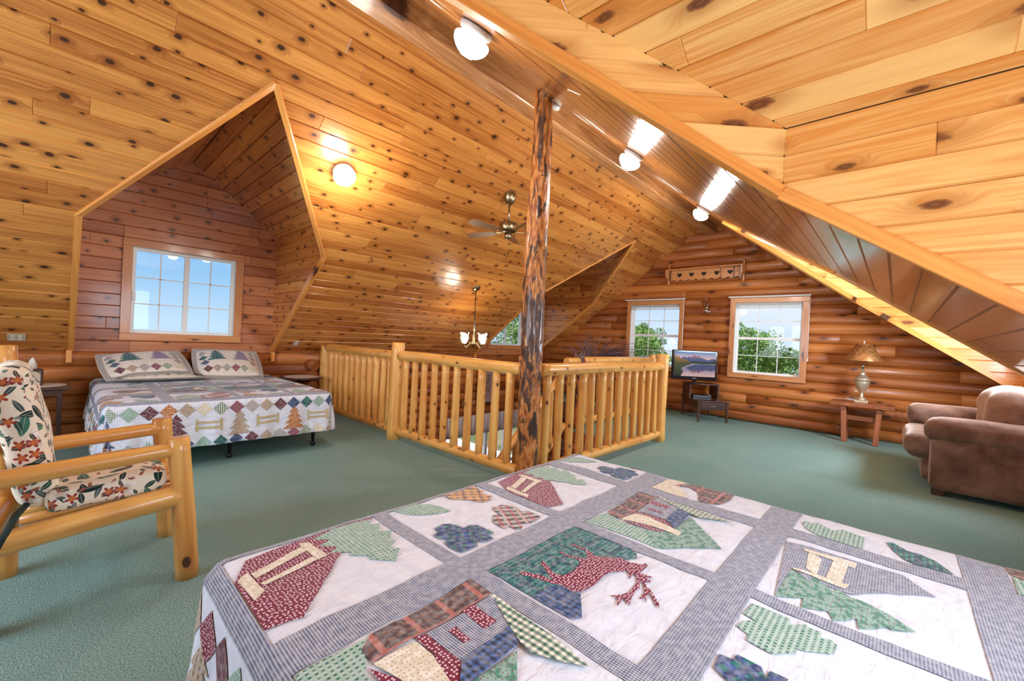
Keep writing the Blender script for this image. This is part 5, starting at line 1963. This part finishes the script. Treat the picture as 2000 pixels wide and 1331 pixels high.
# ------------------------------------------------------------------ brown armchair
sf = thing('suede_armchair', 'overstuffed brown suede armchair in the corner by the gable', 'armchair', (5.98, -.57, 0))
def SP(x0, x1, y0, y1, z0, z1):
    return (x0-5.98, y0+.57, z0), (x1-5.98, y1+.57, z1)
def spart(name, b, e, n=10, puff=0, lump=0, seed=0):
    lo, hi = SP(*b)
    return soft(name, lo, hi, 'suede_brown', sf, e, n, puff, lump, seed)
spart('arm_panel', (5.28, 5.50, -1.02, -.245, .05, .53), .35, 10, 0, .006, 1)
spart('arm_pad', (5.26, 5.56, -1.01, -.20, .46, .675), .85, 14, .015, .014, 2)
spart('arm_panel', (6.47, 6.70, -1.02, -.24, .05, .53), .35, 10, 0, .006, 3)
spart('arm_pad', (6.44, 6.74, -1.01, -.10, .46, .70), .8, 14, .015, .012, 4)
spart('base', (5.50, 6.47, -1.0, -.20, .07, .30), .3, 8, 0, .004, 5)
spart('seat_cushion', (5.49, 6.49, -.85, -.07, .26, .49), .8, 14, .03, .012, 6)
spart('back_frame', (5.50, 6.47, -1.03, -.85, .30, .80), .6, 8, 0, .005, 7)
spart('back_cushion', (5.51, 6.46, -.97, -.60, .46, .985), .95, 16, 0, .025, 8)
for x in (5.34, 6.64):
    for y in (-.30, -.95):
        lo, hi = SP(x-.035, x+.035, y-.04, y+.04, 0, .06)
        box('foot', lo, hi, 'dark_wood', sf, .006)

# ------------------------------------------------------------------ dried twigs
tw = thing('twig_arrangement', 'basket of dried curly twigs behind the far railing', 'dried twigs', (7.40, 4.60, 0))
rg = random.Random(4)
lathe('basket', [(.13, 0), (.17, .15), (.19, .35), (.16, .55), (.15, .72), (.16, .74)], 'wicker', tw, (0, 0, 0), 24)
def twig(a, lean, h, curl, r, mat):
    pts, rad = [], []
    p = Vector((.03*math.cos(a), .03*math.sin(a), .6))
    d = Vector((math.cos(a)*lean, math.sin(a)*lean, 1)).normalized()
    n = 14
    for k in range(n):
        pts.append(p.copy())
        rad.append(r*(1-.75*k/n))
        d = (d+Vector((math.cos(a)*curl, math.sin(a)*curl, -abs(curl)*1.1*k/n))+Vector((rg.uniform(-1, 1), rg.uniform(-1, 1), rg.uniform(-1, 1)))*.06).normalized()
        p = p+d*h/n
    tube('twig', pts, rad, mat, tw, 5)
for k in range(70):
    twig(-PI/2+rg.uniform(-.6, .6), rg.uniform(.1, .5), rg.uniform(.7, 1.25), rg.uniform(.06, .2), .009, 'twig' if k % 2 else 'twig_dark')
for k in range(45):
    twig(PI/2+rg.uniform(-.9, .9), rg.uniform(.2, .7), rg.uniform(.5, .95), rg.uniform(.0, .08), .0065, 'twig')
for k in range(40):
    twig(rg.uniform(0, 6.28), rg.uniform(.0, .25), rg.uniform(.6, 1.0), rg.uniform(-.02, .1), .0065, 'twig')

# ------------------------------------------------------------------ outdoors
gnd = link_obj('ground', mesh('ground', [(-60, -60, -3.4), (90, -60, -3.4), (90, 90, -3.4), (-60, 90, -3.4)], [(0, 1, 2, 3)], 'dry_ground'))
tag(gnd, None, None, None, 'structure')
deck = box('deck', (3.2, YR+DW+.15, -2.75), (10.2, YR+DW+8.6, -2.62), 'deck_pale')
deck['kind'] = 'structure'
dk = thing('deck_railing', 'log deck railing outside the window of the room below', 'railing', (7.4, YR+DW+7.0, -2.62))
pole('top_rail', (-2.1, 0, .9), (2.1, 0, .9), .05, .05, 'peeled_log', dk, 1, 12, 12)
pole('bottom_rail', (-2.1, 0, .12), (2.1, 0, .12), .045, .045, 'peeled_log', dk, 2, 12, 12)
for k in range(24):
    o = link_obj('baluster', BAL[k % 4], dk)
    o.matrix_basis = Matrix.Translation((-2.0+k*.174, 0, .11))

def tree_meshes(seed, h, spread):
    rg = random.Random(seed)
    verts, faces = [], []
    blobs = []
    for k in range(46):
        f = rg.random()**.8
        z = h*(.30+.66*f)
        rr = spread*math.sqrt(max(.03, 1-((f-.35)/.68)**2))*rg.uniform(.2, 1.0)
        a = rg.uniform(0, 6.28)
        blobs.append((Vector((rr*math.cos(a), rr*math.sin(a), z)), spread*rg.uniform(.22, .42)*(1.0-.3*f)))
    for c, r in blobs:
        for _ in range(190):
            d = Vector((rg.gauss(0, 1), rg.gauss(0, 1), rg.gauss(0, 1))).normalized()*r*rg.uniform(.55, 1.08)
            p = c+Vector((d.x, d.y, d.z*.85))
            s = rg.uniform(.035, .085)
            t = Vector((rg.gauss(0, 1), rg.gauss(0, 1), rg.gauss(0, .8)+.5)).normalized()
            b = t.orthogonal().normalized()
            n = len(verts)
            verts += [p-b*s*.45, p+b*s*.45, p+t*s*1.7]
            faces.append((n, n+1, n+2))
    leaf = mesh('foliage', verts, faces, 'juniper_leaf')
    pts = [(0, 0, 0), (.1, .05, h*.25), (-.05, .1, h*.5), (0.02, 0, h*.8)]
    trunk = tube_mesh('trunk', pts, [.16, .12, .08, .03], 'tree_bark', 8)
    return leaf, trunk
TREES3 = [tree_meshes(s, h, sp) for s, h, sp in ((1, 5.2, 1.5), (2, 4.7, 1.7), (3, 5.6, 1.3))]
tlabels = [
    'tall juniper seen through the window nearest the lamp', 'bushy juniper filling the low panes of the window nearest the lamp',
    'juniper at the right edge of the window nearest the lamp', 'juniper seen through the window behind the television',
    'leafy juniper at the left of the window behind the television', 'juniper close outside the stairwell dormer window',
    'second juniper outside the stairwell dormer window', 'distant juniper far beyond the gable windows',
    'pale distant juniper on the rise beyond the gable', 'juniper beyond the deck railing']
spots = [(18.2, 4.4, 0, 1.10, .3), (12.8, 2.4, 1, 1.0, 1.7), (17.6, .2, 2, 1.05, 2.1), (13.1, 6.7, 0, 1.04, .9), (18.6, 9.2, 1, 1.15, 4.0),
         (12.7, 11.0, 2, 1.2, .5), (16.8, 14.6, 1, 1.4, 2.5), (24, 6.0, 0, 1.1, 3.3), (25, 11.6, 2, 1.1, 5.2), (5.0, 19.0, 1, .85, 1.1)]
for (x, y, m, s, rz), lab in zip(spots, tlabels):
    t = thing('juniper_tree', lab, 'tree', (x, y, -3.4), rz, 'junipers outside')
    t.scale = (s, s, s)
    link_obj('foliage', TREES3[m][0], t)
    link_obj('trunk', TREES3[m][1], t)
